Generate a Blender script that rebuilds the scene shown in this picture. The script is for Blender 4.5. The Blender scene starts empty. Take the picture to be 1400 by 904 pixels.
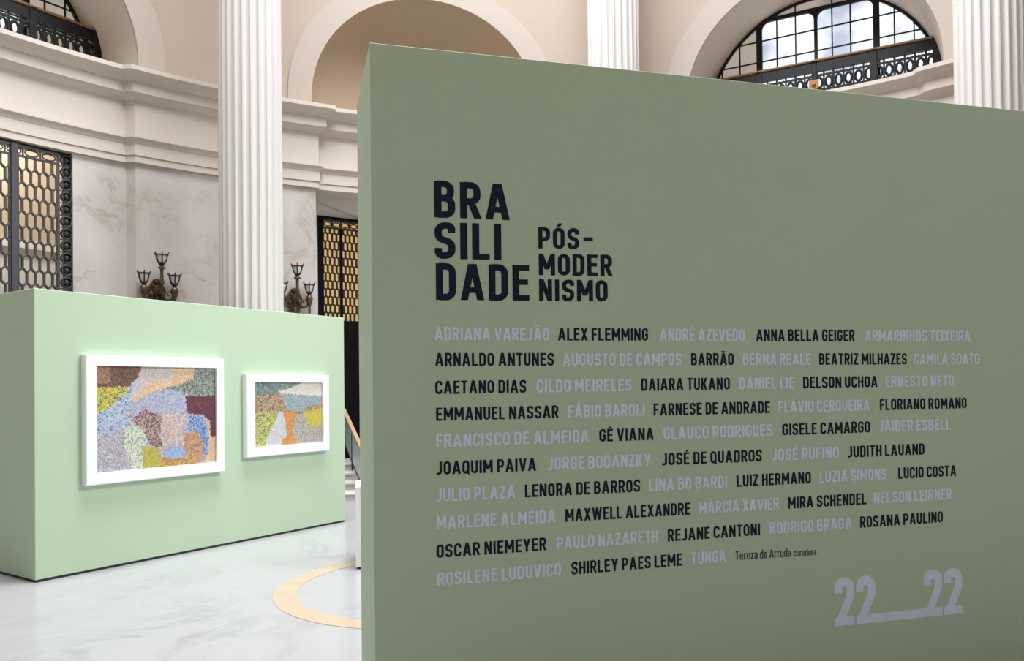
import bpy, math, random
from math import sin, cos, pi, radians, sqrt, hypot, atan2
sc = bpy.context.scene
COL = sc.collection

# ------------------------------------------------------------------ camera
cam_d = bpy.data.cameras.new('camera')
cam = bpy.data.objects.new('camera', cam_d)
COL.objects.link(cam)
cam_d.sensor_width = 36.0
cam_d.sensor_fit = 'HORIZONTAL'
cam_d.lens = 1072.7 / 1400 * 36.0
cam_d.shift_y = (522.05 - 452.0) / 1400.0
cam_d.clip_start = 0.05
CAM_PITCH, CAM_ROLL = 0.0109, 0.0109
from mathutils import Matrix, Vector
cam.matrix_world = (Matrix.Translation((0, 0, 1.6)) @ Matrix.Rotation(pi / 2 + CAM_PITCH, 4, 'X') @ Matrix.Rotation(-CAM_ROLL, 4, 'Z'))
sc.camera = cam

# ------------------------------------------------------------------ world, light, exposure
world = bpy.data.worlds.new('world')
sc.world = world
world.use_nodes = True
world.node_tree.nodes['Background'].inputs[0].default_value = (0.9, 0.95, 1.0, 1)
world.node_tree.nodes['Background'].inputs[1].default_value = 0.2
CX, CY = 0.558, 4.913            # centre of the rotunda
sky_l = bpy.data.lights.new('skylight', 'AREA')
sky_l.shape = 'DISK'
sky_l.size = 7.8
sky_l.energy = 2600
sky_l.color = (0.90, 0.935, 1.0)
sky_o = bpy.data.objects.new('skylight', sky_l)
SKX, SKY, SKR = -0.5, 6.95, 4.2      # round skylight opening in the vault
sky_o.location = (SKX, SKY, 15.9)
COL.objects.link(sky_o)
# added fill light from the right, out of view, brightening the left partition
fill_l = bpy.data.lights.new('side_window_daylight', 'AREA')
fill_l.shape = 'RECTANGLE'; fill_l.size = 3.4; fill_l.size_y = 3.0; fill_l.energy = 95
fill_l.spread = radians(54)
fill_l.color = (0.90, 0.95, 1.0)
fill_o = bpy.data.objects.new('side_window_daylight', fill_l)
FILL = Vector((CX + 8.5 * sin(radians(79)), CY + 8.5 * cos(radians(79)), 8.0))
fill_o.location = FILL
fill_o.rotation_euler = (Vector((-3.0, 8.6, 1.6)) - FILL).to_track_quat('-Z', 'Y').to_euler()
COL.objects.link(fill_o)
vs = sc.view_settings
vs.view_transform = 'Standard'
vs.look = 'None'
vs.gamma = 1
vs.use_curve_mapping = False
vs.exposure = 0.56

# ------------------------------------------------------------------ materials
def srgb(r, g, b):
    f = lambda c: (c / 255 / 12.92) if c / 255 <= 0.04045 else ((c / 255 + 0.055) / 1.055) ** 2.4
    return (f(r), f(g), f(b), 1)

def mat(name, col, rough=0.6, metal=0.0, noise=0.0, nscale=8.0, bump=0.0, emit=None, spec=0.5):
    m = bpy.data.materials.new(name)
    m.use_nodes = True
    nt = m.node_tree
    b = nt.nodes['Principled BSDF']
    b.inputs['Base Color'].default_value = col
    b.inputs['Roughness'].default_value = rough
    b.inputs['Metallic'].default_value = metal
    b.inputs['Specular IOR Level'].default_value = spec
    if noise or bump:
        tc = nt.nodes.new('ShaderNodeTexCoord')
        n = nt.nodes.new('ShaderNodeTexNoise')
        n.inputs['Scale'].default_value = nscale
        n.inputs['Detail'].default_value = 5
        nt.links.new(tc.outputs['Object'], n.inputs['Vector'])
        if noise:
            mx = nt.nodes.new('ShaderNodeMix'); mx.data_type = 'RGBA'
            mx.inputs[6].default_value = tuple(c * (1 - noise) for c in col[:3]) + (1,)
            mx.inputs[7].default_value = tuple(min(1, c * (1 + noise)) for c in col[:3]) + (1,)
            nt.links.new(n.outputs['Fac'], mx.inputs[0])
            nt.links.new(mx.outputs[2], b.inputs['Base Color'])
        if bump:
            bp = nt.nodes.new('ShaderNodeBump')
            bp.inputs['Strength'].default_value = bump
            bp.inputs['Distance'].default_value = 0.01
            nt.links.new(n.outputs['Fac'], bp.inputs['Height'])
            nt.links.new(bp.outputs['Normal'], b.inputs['Normal'])
    if emit:
        b.inputs['Emission Color'].default_value = emit[0]
        b.inputs['Emission Strength'].default_value = emit[1]
    return m

def marble(name, base, vein, scale=1.2, rough=0.35, lo=0.46, hi=0.54, fleck=None, cloud=0.1, cscale=0.7):
    m = bpy.data.materials.new(name)
    m.use_nodes = True
    nt = m.node_tree; L = nt.links
    b = nt.nodes['Principled BSDF']
    b.inputs['Roughness'].default_value = rough
    tc = nt.nodes.new('ShaderNodeTexCoord')
    n1 = nt.nodes.new('ShaderNodeTexNoise'); n1.inputs['Scale'].default_value = scale
    n1.inputs['Detail'].default_value = 9; n1.inputs['Roughness'].default_value = 0.62; n1.inputs['Distortion'].default_value = 1.3
    L.new(tc.outputs['Object'], n1.inputs['Vector'])
    # veins where the noise crosses one half
    s = nt.nodes.new('ShaderNodeMath'); s.operation = 'SUBTRACT'; s.inputs[1].default_value = 0.5
    L.new(n1.outputs['Fac'], s.inputs[0])
    a = nt.nodes.new('ShaderNodeMath'); a.operation = 'ABSOLUTE'; L.new(s.outputs[0], a.inputs[0])
    r = nt.nodes.new('ShaderNodeMapRange'); r.inputs['From Min'].default_value = 0.0; r.inputs['From Max'].default_value = hi - lo
    r.inputs['To Min'].default_value = 1.0; r.inputs['To Max'].default_value = 0.0
    L.new(a.outputs[0], r.inputs['Value'])
    n2 = nt.nodes.new('ShaderNodeTexNoise'); n2.inputs['Scale'].default_value = cscale; n2.inputs['Detail'].default_value = 6
    L.new(tc.outputs['Object'], n2.inputs['Vector'])
    r2 = nt.nodes.new('ShaderNodeMapRange'); r2.inputs['From Min'].default_value = 0.42; r2.inputs['From Max'].default_value = 0.66
    L.new(n2.outputs['Fac'], r2.inputs['Value'])
    mu = nt.nodes.new('ShaderNodeMath'); mu.operation = 'MULTIPLY'
    L.new(r.outputs[0], mu.inputs[0]); L.new(r2.outputs[0], mu.inputs[1])
    m2 = nt.nodes.new('ShaderNodeMath'); m2.operation = 'MULTIPLY_ADD'; m2.inputs[1].default_value = cloud
    L.new(r2.outputs[0], m2.inputs[0]); L.new(mu.outputs[0], m2.inputs[2])
    m2.use_clamp = True
    mx = nt.nodes.new('ShaderNodeMix'); mx.data_type = 'RGBA'
    mx.inputs[6].default_value = base; mx.inputs[7].default_value = vein
    L.new(m2.outputs[0], mx.inputs[0])
    out = mx.outputs[2]
    if fleck:
        mp = nt.nodes.new('ShaderNodeMapping'); mp.inputs['Scale'].default_value = (1.0, 2.2, 1)
        mp.inputs['Rotation'].default_value = (0, 0, 0.5)
        L.new(tc.outputs['Object'], mp.inputs['Vector'])
        n3 = nt.nodes.new('ShaderNodeTexNoise'); n3.inputs['Scale'].default_value = 3.1; n3.inputs['Detail'].default_value = 3
        L.new(mp.outputs[0], n3.inputs['Vector'])
        r3 = nt.nodes.new('ShaderNodeMapRange'); r3.inputs['From Min'].default_value = 0.70; r3.inputs['From Max'].default_value = 0.78
        r3.inputs['To Max'].default_value = 0.6
        L.new(n3.outputs['Fac'], r3.inputs['Value'])
        mx2 = nt.nodes.new('ShaderNodeMix'); mx2.data_type = 'RGBA'
        L.new(out, mx2.inputs[6]); mx2.inputs[7].default_value = fleck
        L.new(r3.outputs[0], mx2.inputs[0]); out = mx2.outputs[2]
    L.new(out, b.inputs['Base Color'])
    return m

M_FLOOR = marble('white_marble', (0.45, 0.442, 0.448, 1), (0.35, 0.35, 0.37, 1), 0.8, 0.22, 0.47, 0.53, fleck=(0.50, 0.36, 0.22, 1), cloud=0.22)
M_INLAY = mat('tan_marble', (0.56, 0.43, 0.305, 1), 0.25, noise=0.12, nscale=6)
M_STONE = marble('grey_marble', (0.55, 0.505, 0.47, 1), (0.40, 0.345, 0.305, 1), 1.1, 0.45, 0.48, 0.52, cloud=0.55, cscale=1.1)
M_PLASTER = mat('cream_plaster', (0.59, 0.515, 0.447, 1), 0.75, noise=0.03, nscale=1.5)
M_UPPER = mat('beige_plaster', (0.42, 0.34, 0.268, 1), 0.8, noise=0.05, nscale=1.2)
M_ARCH = mat('arch_plaster', (0.44, 0.375, 0.315, 1), 0.8, noise=0.03, nscale=1.5)
M_REAR = mat('darkened_rear_wall', (0.31, 0.27, 0.21, 1), 0.8, noise=0.08, nscale=1.5)  # rear upper wall colour darkened to weaken light bounced forward
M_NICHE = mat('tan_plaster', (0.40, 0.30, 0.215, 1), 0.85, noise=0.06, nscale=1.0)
M_COLUMN = mat('white_stone', (0.63, 0.595, 0.57, 1), 0.55, noise=0.03, nscale=2)
M_GREEN = mat('sage_green_paint', (0.472, 0.602, 0.430, 1), 0.6, noise=0.015, nscale=1.2, spec=0.3)
M_NAVY = mat('navy_vinyl', (0.006, 0.012, 0.030, 1), 0.6, spec=0.2)
M_LILAC = mat('lilac_vinyl', (0.71, 0.765, 0.95, 1), 0.6, spec=0.3)
M_GREYINK = mat('charcoal_vinyl', (0.045, 0.06, 0.06, 1), 0.5)
M_WHITE = mat('white_lacquer', (0.90, 0.90, 0.93, 1), 0.4)
M_IRON = mat('black_iron', (0.018, 0.018, 0.019, 1), 0.45, 0.6, noise=0.3, nscale=20)
M_STEEL = mat('dark_grey_iron', (0.040, 0.042, 0.047, 1), 0.45, 0.3, noise=0.25, nscale=15)
M_BRONZE = mat('aged_bronze', (0.13, 0.088, 0.046, 1), 0.42, 0.7, noise=0.5, nscale=30, bump=0.4)
M_BRONZE_DK = mat('dark_bronze', (0.055, 0.047, 0.040, 1), 0.45, 0.6, noise=0.3, nscale=30)
M_WOOD = mat('brown_wood', (0.24, 0.12, 0.05, 1), 0.5, noise=0.3, nscale=18)
M_OAK = mat('pale_wood', (0.50, 0.34, 0.19, 1), 0.5, noise=0.2, nscale=18)
M_DARKWALL = mat('bounce_absorber', (0.09, 0.08, 0.06, 1), 0.8, noise=0.1)  # dark colour soaks up bounce in the added rear openings
M_BLACK = mat('black_cloth', (0.004, 0.004, 0.005, 1), 0.9, spec=0.1)
M_GAP = mat('dark_base', (0.03, 0.035, 0.03, 1), 0.8)
M_LAMPGLASS = mat('frosted_lamp_glass', (0.75, 0.76, 0.80, 1), 0.35)
M_GOLDGLOW = mat('amber_glow', (0.42, 0.30, 0.14, 1), 0.5, noise=0.4, nscale=5, emit=((0.60, 0.39, 0.15, 1), 0.62))  # emission stands in for the warm lit wall behind the grille
M_RAILGLASS = mat('blue_grey_glass', (0.60, 0.71, 0.77, 1), 0.3)
M_EMBLEM = mat('gilt_brass', (0.34, 0.15, 0.035, 1), 0.5, 0.2, noise=0.4, nscale=40)

def window_glass(name, lo, hi, strength, scale):
    m = bpy.data.materials.new(name); m.use_nodes = True
    nt = m.node_tree; L = nt.links
    b = nt.nodes['Principled BSDF']
    tc = nt.nodes.new('ShaderNodeTexCoord')
    n = nt.nodes.new('ShaderNodeTexNoise'); n.inputs['Scale'].default_value = scale; n.inputs['Detail'].default_value = 3
    L.new(tc.outputs['Object'], n.inputs['Vector'])
    r = nt.nodes.new('ShaderNodeValToRGB')
    r.color_ramp.elements[0].position = 0.36; r.color_ramp.elements[0].color = lo
    r.color_ramp.elements[1].position = 0.52; r.color_ramp.elements[1].color = hi
    L.new(n.outputs['Fac'], r.inputs[0])
    L.new(r.outputs[0], b.inputs['Emission Color'])
    b.inputs['Emission Strength'].default_value = strength
    b.inputs['Base Color'].default_value = (0.3, 0.3, 0.3, 1)
    b.inputs['Roughness'].default_value = 0.2
    return m
M_DAYGLASS = window_glass('daylit_frosted_glass', srgb(150, 160, 182), srgb(228, 234, 240), 0.95, 0.9)
M_DIMGLASS = window_glass('dim_grey_glass', srgb(118, 108, 98), srgb(150, 140, 130), 0.75, 0.8)

# ------------------------------------------------------------------ mesh helpers
class MB:
    def __init__(self):
        self.v = []; self.f = []; self.m = []; self.s = []
    def add(self, vs_, fs, mi=0, smooth=False):
        o = len(self.v)
        self.v += [tuple(p) for p in vs_]
        for f in fs:
            self.f.append(tuple(i + o for i in f)); self.m.append(mi); self.s.append(smooth)
    def box(self, x0, x1, y0, y1, z0, z1, mi=0):
        self.add([(x0, y0, z0), (x1, y0, z0), (x1, y1, z0), (x0, y1, z0), (x0, y0, z1), (x1, y0, z1), (x1, y1, z1), (x0, y1, z1)],
                 [(0, 3, 2, 1), (4, 5, 6, 7), (0, 1, 5, 4), (1, 2, 6, 5), (2, 3, 7, 6), (3, 0, 4, 7)], mi)
    def bevel_box(self, x0, x1, y0, y1, z0, z1, b, mi=0):
        # box with chamfered edges on every side
        xs = (x0, x0 + b, x1 - b, x1); ys = (y0, y0 + b, y1 - b, y1); zs = (z0, z0 + b, z1 - b, z1)
        def ring(inset, z):
            i = inset
            return [(x0 + i + (b if i == 0 else 0), y0 + i, z), (x1 - i - (b if i == 0 else 0), y0 + i, z), (x1 - i, y0 + i + (b if i == 0 else 0), z), (x1 - i, y1 - i - (b if i == 0 else 0), z),
                    (x1 - i - (b if i == 0 else 0), y1 - i, z), (x0 + i + (b if i == 0 else 0), y1 - i, z), (x0 + i, y1 - i - (b if i == 0 else 0), z), (x0 + i, y0 + i + (b if i == 0 else 0), z)]
        r = ring(b, z0) + ring(0, z0 + b) + ring(0, z1 - b) + ring(b, z1)
        fs = [tuple(range(7, -1, -1)), tuple(range(24, 32))]
        for k in range(3):
            for i in range(8):
                j = (i + 1) % 8
                fs.append((k * 8 + i, k * 8 + j, k * 8 + 8 + j, k * 8 + 8 + i))
        self.add(r, fs, mi)
    def bar(self, p, q, w, d, up=(0, 1, 0), mi=0):
        # rectangular bar from p to q: w across, d along 'up'
        p = Vector(p); q = Vector(q); t = (q - p).normalized(); u = Vector(up)
        u = (u - t * u.dot(t)).normalized(); s = t.cross(u)
        vs_ = []
        for c in (p, q):
            for a, b in ((-1, -1), (1, -1), (1, 1), (-1, 1)):
                vs_.append(c + s * a * w / 2 + u * b * d / 2)
        self.add(vs_, [(3, 2, 1, 0), (4, 5, 6, 7), (0, 1, 5, 4), (1, 2, 6, 5), (2, 3, 7, 6), (3, 0, 4, 7)], mi)
    def tube(self, pts, r, n=8, mi=0, caps=True):
        pts = [Vector(p) for p in pts]
        rs = r if isinstance(r, (list, tuple)) else [r] * len(pts)
        ref = Vector((0.13, 0.31, 0.94))
        rings = []
        for i, p in enumerate(pts):
            t = (pts[min(i + 1, len(pts) - 1)] - pts[max(i - 1, 0)]).normalized()
            u = t.cross(ref)
            if u.length < 1e-3: u = t.cross(Vector((1, 0, 0)))
            u.normalize(); w = t.cross(u)
            rings.append([p + (u * cos(2 * pi * k / n) + w * sin(2 * pi * k / n)) * rs[i] for k in range(n)])
        vs_ = [v for rg in rings for v in rg]; fs = []
        for i in range(len(pts) - 1):
            for k in range(n):
                j = (k + 1) % n
                fs.append((i * n + k, i * n + j, (i + 1) * n + j, (i + 1) * n + k))
        if caps:
            fs.append(tuple(range(n - 1, -1, -1))); fs.append(tuple(range((len(pts) - 1) * n, len(pts) * n)))
        self.add(vs_, fs, mi, True)
    def lathe(self, prof, n=16, c=(0, 0, 0), mi=0, squash=(1, 1)):
        vs_ = []; fs = []
        for (r, z) in prof:
            for k in range(n):
                a = 2 * pi * k / n
                vs_.append((c[0] + r * cos(a) * squash[0], c[1] + r * sin(a) * squash[1], c[2] + z))
        for i in range(len(prof) - 1):
            for k in range(n):
                j = (k + 1) % n
                fs.append((i * n + k, i * n + j, (i + 1) * n + j, (i + 1) * n + k))
        fs.append(tuple(range(n - 1, -1, -1))); fs.append(tuple(range((len(prof) - 1) * n, len(prof) * n)))
        self.add(vs_, fs, mi, True)
    def prism(self, poly, y0, y1, mi=0):
        # poly of (x, z), extruded from y0 (front) to y1 (back)
        n = len(poly)
        ar = sum(poly[i][0] * poly[(i + 1) % n][1] - poly[(i + 1) % n][0] * poly[i][1] for i in range(n))
        if ar < 0: poly = poly[::-1]
        vs_ = [(x, y0, z) for x, z in poly] + [(x, y1, z) for x, z in poly]
        fs = [tuple(range(n)), tuple(range(2 * n - 1, n - 1, -1))]
        for i in range(n):
            j = (i + 1) % n
            fs.append((i, n + i, n + j, j))
        self.add(vs_, fs, mi)
    def build(self, name, mats, parent=None, loc=None, rotz=0.0):
        me = bpy.data.meshes.new(name)
        me.from_pydata(self.v, [], self.f)
        for m in (mats if isinstance(mats, (list, tuple)) else [mats]): me.materials.append(m)
        me.polygons.foreach_set('material_index', self.m)
        me.polygons.foreach_set('use_smooth', self.s)
        me.update()
        o = bpy.data.objects.new(name, me)
        COL.objects.link(o)
        if parent is not None: o.parent = parent
        if loc: o.location = loc
        if rotz: o.rotation_euler = (0, 0, rotz)
        return o

def thing(name, label, cat, loc=(0, 0, 0), rotz=0.0, group=None):
    o = bpy.data.objects.new(name, None)
    COL.objects.link(o)
    o.location = loc; o.rotation_euler = (0, 0, rotz)
    o.empty_display_size = 0.1
    return tag(o, label, cat, group)
def tag(o, label, cat, group=None, kind='thing'):
    o['label'] = label; o['category'] = cat; o['kind'] = kind
    if group: o['group'] = group
    return o
def struct(o, label=None, cat=None):
    o['kind'] = 'structure'
    o['label'] = label or {'floor': 'polished white marble floor of the rotunda', 'ceiling': 'plaster ceiling with round skylight opening'}.get(o.name, '')
    o['category'] = cat or o.name.split('_')[0].split('.')[0]
    return o
def copy_tree(o, parent=None):
    c = o.copy(); COL.objects.link(c)
    if parent is not None: c.parent = parent
    for ch in list(o.children): copy_tree(ch, c)
    return c

def pol(a, R, z=0.0):
    a = radians(a)
    return (CX + R * sin(a), CY + R * cos(a), z)
class Bay:
    """local frame of one bay of the rotunda: s along the wall, q out from the centre"""
    def __init__(self, ang):
        a = radians(ang); self.ang = ang
        self.n = (sin(a), cos(a)); self.t = (cos(a), -sin(a)); self.rot = -a
    def P(self, s, q, z):
        return (CX + self.n[0] * q + self.t[0] * s, CY + self.n[1] * q + self.t[1] * s, z)
    def origin(self, q, z=0.0, s=0.0):
        return self.P(s, q, z)

# ------------------------------------------------------------------ setting: floor, walls, entablature, arches
PIERS = [-34.4, 8.2, 49.9, 97.0, 143.5, 190.0, 236.0, 283.0]
HALF = 8.9                       # half width of a pier, degrees
R_BAY, R_PIER, THICK = 8.72, 8.61, 0.35
Z_ARC = 4.91                     # underside of the architrave
B_LEFT, B_MID, B_RIGHT = Bay(-55.3), Bay(-13.0), Bay(29.0)

b = MB()
N = 96
b.add([(CX, CY, 0)] + [pol(360 * k / N, 12.5) for k in range(N)], [(0, 1 + (k + 1) % N, 1 + k) for k in range(N)])
b.f = [tuple(reversed(f)) for f in b.f]
struct(b.build('floor', M_FLOOR))
b.f = [tuple(reversed(f)) for f in b.f]
# inlaid tan ring
b = MB(); n = 72; rc = (-0.74, 6.50)
vs_ = []
for r in (1.20, 1.02):
    for z in (0.003, 0.0005):
        vs_ += [(rc[0] + r * cos(2 * pi * k / n), rc[1] + 1.02 * r * sin(2 * pi * k / n), z) for k in range(n)]
fs = []
for k in range(n):
    j = (k + 1) % n
    fs += [(k, j, 2 * n + j, 2 * n + k), (n + k, n + j, j, k), (2 * n + k, 2 * n + j, 3 * n + j, 3 * n + k)]
b.add(vs_, fs)
struct(b.build('trim_1', M_INLAY), 'tan stone ring inlaid in the white marble floor')

def plan_segments():
    """closed plan polyline of the wall face (angle, radius) with splayed pier sides"""
    pts = []
    for i, p in enumerate(PIERS):
        nxt = PIERS[(i + 1) % len(PIERS)] + (360 if i == len(PIERS) - 1 else 0)
        k = 8
        for j in range(k + 1): pts.append((p - HALF + 2 * HALF * j / k, R_PIER))
        a0, a1 = p + HALF + 0.10, nxt - HALF - 0.62
        k = max(6, int((a1 - a0) / 2.2))
        for j in range(k + 1): pts.append((a0 + (a1 - a0) * j / k, R_BAY))
    return pts
PLAN = plan_segments()

def sweep(profile, mats, name, closed=True):
    """sweep (projection, z) profile round the whole plan with mitred corners"""
    pl = [Vector(pol(a, R)[:2]) for a, R in PLAN]
    n = len(pl); mit = []
    for i in range(n):
        d0 = (pl[i] - pl[i - 1]).normalized(); d1 = (pl[(i + 1) % n] - pl[i]).normalized()
        n0 = Vector((d0.y, -d0.x)); n1 = Vector((d1.y, -d1.x))      # points to the centre (clockwise plan)
        m = (n0 + n1).normalized(); mit.append(m / max(0.4, m.dot(n0)))
    b = MB(); np_ = len(profile)
    vs_ = []
    for i in range(n):
        for (p, z) in profile:
            q = pl[i] + mit[i] * p
            vs_.append((q.x, q.y, z))
    fs = []
    for i in range(n):
        j = (i + 1) % n
        for k in range(np_ if closed else np_ - 1):
            l = (k + 1) % np_
            fs.append((i * np_ + k, i * np_ + l, j * np_ + l, j * np_ + k))
    b.add(vs_, fs)
    return b.build(name, mats)

# entablature: architrave, frieze and cornice
prof = [(-THICK, Z_ARC), (0.05, Z_ARC), (0.05, 5.00), (0.045, 5.004), (0.065, 5.008), (0.065, 5.165), (0.075, 5.18), (0.085, 5.215), (0.12, 5.245), (0.12, 5.272), (0.05, 5.285),
        (0.05, 5.79), (0.07, 5.80), (0.085, 5.83), (0.12, 5.86), (0.17, 5.875), (0.17, 6.015), (0.19, 6.02), (0.205, 6.05), (0.235, 6.085), (0.28, 6.11), (0.305, 6.13), (0.31, 6.135), (0.31, 6.195),
        (0.26, 6.21), (-THICK - 0.9, 6.22), (-THICK - 0.9, 5.6)]
o = sweep(prof, M_PLASTER, 'trim_2')
struct(o, 'cream plaster entablature running round the rotunda')

# marble wall below, with two openings
OPEN_L = (-62.1, -48.5)
OPEN_M = (-25.45, -0.75)
OPEN_R = [(60.5, 87.0), (107.0, 133.5), (153.5, 180.0), (200.0, 226.0), (246.0, 273.0)]     # unseen rear openings, added to cut bounced light
def lower_wall():
    b = MB()
    pts = []
    fine = []
    n = len(PLAN)
    for i in range(n):
        a0, r0 = PLAN[i]; a1, r1 = PLAN[(i + 1) % n]
        if a1 < a0: a1 += 360
        fine.append((a0, r0, a1, r1))
    def inside(a, lim):
        a = (a + 180) % 360 - 180
        return lim[0] < a < lim[1] or lim[0] < a + 360 < lim[1]
    for a0, r0, a1, r1 in fine:
        k = max(1, int((a1 - a0) / 0.25))
        cut = [0] + [1]
        # cut exactly at the jambs
        ts = {0.0, 1.0}
        for lim in [OPEN_L, OPEN_M] + OPEN_R:
            for e in lim:
                for w in (e, e + 360):
                    if a0 < w < a1: ts.add((w - a0) / (a1 - a0))
        ts = sorted(ts)
        for t0, t1 in zip(ts, ts[1:]):
            am = a0 + (a1 - a0) * (t0 + t1) / 2
            if any(inside(am, q_) for q_ in [OPEN_L, OPEN_M] + OPEN_R): continue
            A0, A1 = a0 + (a1 - a0) * t0, a0 + (a1 - a0) * t1
            R0, R1 = r0 + (r1 - r0) * t0, r0 + (r1 - r0) * t1
            vs_ = [pol(A0, R0, 0), pol(A1, R1, 0), pol(A1, R_BAY + THICK, 0), pol(A0, R_BAY + THICK, 0),
                   pol(A0, R0, Z_ARC + 0.02), pol(A1, R1, Z_ARC + 0.02), pol(A1, R_BAY + THICK, Z_ARC + 0.02), pol(A0, R_BAY + THICK, Z_ARC + 0.02)]
            b.add(vs_, [(0, 1, 5, 4), (2, 3, 7, 6), (1, 2, 6, 5), (3, 0, 4, 7), (4, 5, 6, 7)])
    return b.build('wall_back', M_STONE)
struct(lower_wall(), 'grey marble lower wall of the rotunda')

b = MB()
for i in range(44):
    x, y = 60.0 + 214.0 * i / 44, 60.0 + 214.0 * (i + 1) / 44
    b.add([pol(x, 10.6, 0), pol(y, 10.6, 0), pol(y, 10.6, 5.2), pol(x, 10.6, 5.2), pol(x, 8.9, 5.2), pol(y, 8.9, 5.2)], [(0, 1, 2, 3), (3, 2, 5, 4)])
struct(b.build('wall_rear', M_DARKWALL), 'added dark wall behind the unseen rear openings, absorbing bounced light')

# upper wall with arches
R_UP, ARC_R, ARC_Z, LEDGE, TOP = 8.80, 1.92, 6.44, 6.215, 16.0
def qwall(s): return sqrt(R_UP * R_UP - s * s)
ARCHN = 48
def arch_pts(r=ARC_R, zc=ARC_Z, low=LEDGE):
    pts = [(-r, low)]
    for k in range(ARCHN + 1):
        t = pi - pi * k / ARCHN
        pts.append((r * cos(t), zc + r * sin(t)))
    pts.append((r, low))
    return pts
def upper_wall():
    b = MB()
    bays = [(B_LEFT, -77.0), (B_MID, -34.4), (B_RIGHT, 8.2)]
    for bay, a_start in bays:
        a_end = {-77.0: -34.4, -34.4: 8.2, 8.2: 50.6}[a_start]
        sl = [(-R_UP * sin(radians(bay.ang - a_start)))]
        half = math.degrees(math.asin(ARC_R / R_UP))
        A = [a_start + (bay.ang - half - a_start) * k / 6 for k in range(7)]
        B = [bay.ang + half + (a_end - bay.ang - half) * k / 6 for k in range(7)]
        for lst in (A, B):
            for x, y in zip(lst, lst[1:]):
                b.add([pol(x, R_UP, LEDGE - 0.1), pol(y, R_UP, LEDGE - 0.1), pol(y, R_UP, TOP), pol(x, R_UP, TOP)], [(0, 1, 2, 3)])
        ap = arch_pts()[1:-1]
        for (s0, z0), (s1, z1) in zip(ap, ap[1:]):
            b.add([bay.P(s0, qwall(s0), z0), bay.P(s1, qwall(s1), z1), bay.P(s1, qwall(s1), TOP), bay.P(s0, qwall(s0), TOP)], [(0, 1, 2, 3)])
    bf = MB()
    k = 60
    for i in range(k):
        x = 50.6 + (283.0 - 50.6) * i / k; y = 50.6 + (283.0 - 50.6) * (i + 1) / k
        (b if x < 66 or x > 270 else bf).add([pol(x, R_UP, LEDGE - 0.1), pol(y, R_UP, LEDGE - 0.1), pol(y, R_UP, TOP), pol(x, R_UP, TOP)], [(0, 1, 2, 3)])
    struct(bf.build('wall_rear', M_REAR), 'unseen rear upper wall, darkened to cut bounced light')
    return b.build('wall_upper', M_UPPER)
struct(upper_wall(), 'beige plaster wall above the cornice')

WIN_Q = 9.85
def reveal(bay, depth_q, name):
    b = MB(); ap = arch_pts()
    for (s0, z0), (s1, z1) in zip(ap, ap[1:]):
        b.add([bay.P(s0, qwall(s0), z0), bay.P(s1, qwall(s1), z1), bay.P(s1, depth_q, z1), bay.P(s0, depth_q, z0)], [(0, 1, 2, 3)], 0, True)
    return b.build(name, M_PLASTER)
struct(reveal(B_LEFT, WIN_Q + 0.1, 'wall_reveal'), 'curved plaster reveal of the left arched window')
struct(reveal(B_RIGHT, WIN_Q + 0.1, 'wall_reveal'), 'curved plaster reveal of the right arched window')

def niche(bay):
    b = MB(); rings = []
    K = 10
    low = LEDGE
    for i in range(K + 1):
        ph = (pi / 2) * i / K
        r = ARC_R * cos(ph); d = 1.0 * sin(ph)
        row = []
        r = max(r, 1e-3)
        for (s, z) in arch_pts(r, ARC_Z, low):
            row.append(bay.P(s, qwall(ARC_R * s / max(r, 1e-3) if False else s) * (1 if i else 1) + d, z))
        rings.append(row)
    n = len(rings[0]); vs_ = [p for r in rings for p in r]; fs = []
    for i in range(K):
        for k in range(n - 1):
            fs.append((i * n + k, i * n + k + 1, (i + 1) * n + k + 1, (i + 1) * n + k))
    b.add(vs_, fs, 0, True)
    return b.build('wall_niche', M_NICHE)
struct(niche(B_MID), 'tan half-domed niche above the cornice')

def archivolt(bay, name, label):
    b = MB(); inn = arch_pts(ARC_R - 0.001); out = arch_pts(ARC_R + 0.37)
    n = len(inn)
    def P(s, z, lift): return bay.P(s, qwall(s) - lift, z)
    vs_ = []
    for (s, z) in inn: vs_.append(P(s, z, 0.0))
    for (s, z) in inn: vs_.append(P(s, z, 0.035))
    for (s, z) in out: vs_.append(P(s, z, 0.035))
    for (s, z) in out: vs_.append(P(s, z, -0.01))
    fs = []
    for k in range(n - 1):
        for r in range(3): fs.append((r * n + k, r * n + k + 1, (r + 1) * n + k + 1, (r + 1) * n + k))
    b.add(vs_, fs)
    struct(b.build(name, M_ARCH), label)
archivolt(B_LEFT, 'trim_3', 'plain plaster arch band round the left window')
archivolt(B_MID, 'trim_4', 'plain plaster arch band round the blind niche')
archivolt(B_RIGHT, 'trim_5', 'plain plaster arch band round the right window')

# ceiling with the round skylight opening
b = MB(); n = 64
for k in range(n):
    x, y = 360 * k / n, 360 * (k + 1) / n
    b.add([pol(x, 9.0, TOP), pol(y, 9.0, TOP), (SKX + SKR * sin(radians(y)), SKY + SKR * cos(radians(y)), TOP), (SKX + SKR * sin(radians(x)), SKY + SKR * cos(radians(x)), TOP)], [(0, 1, 2, 3)])
struct(b.build('ceiling', M_PLASTER))

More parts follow.
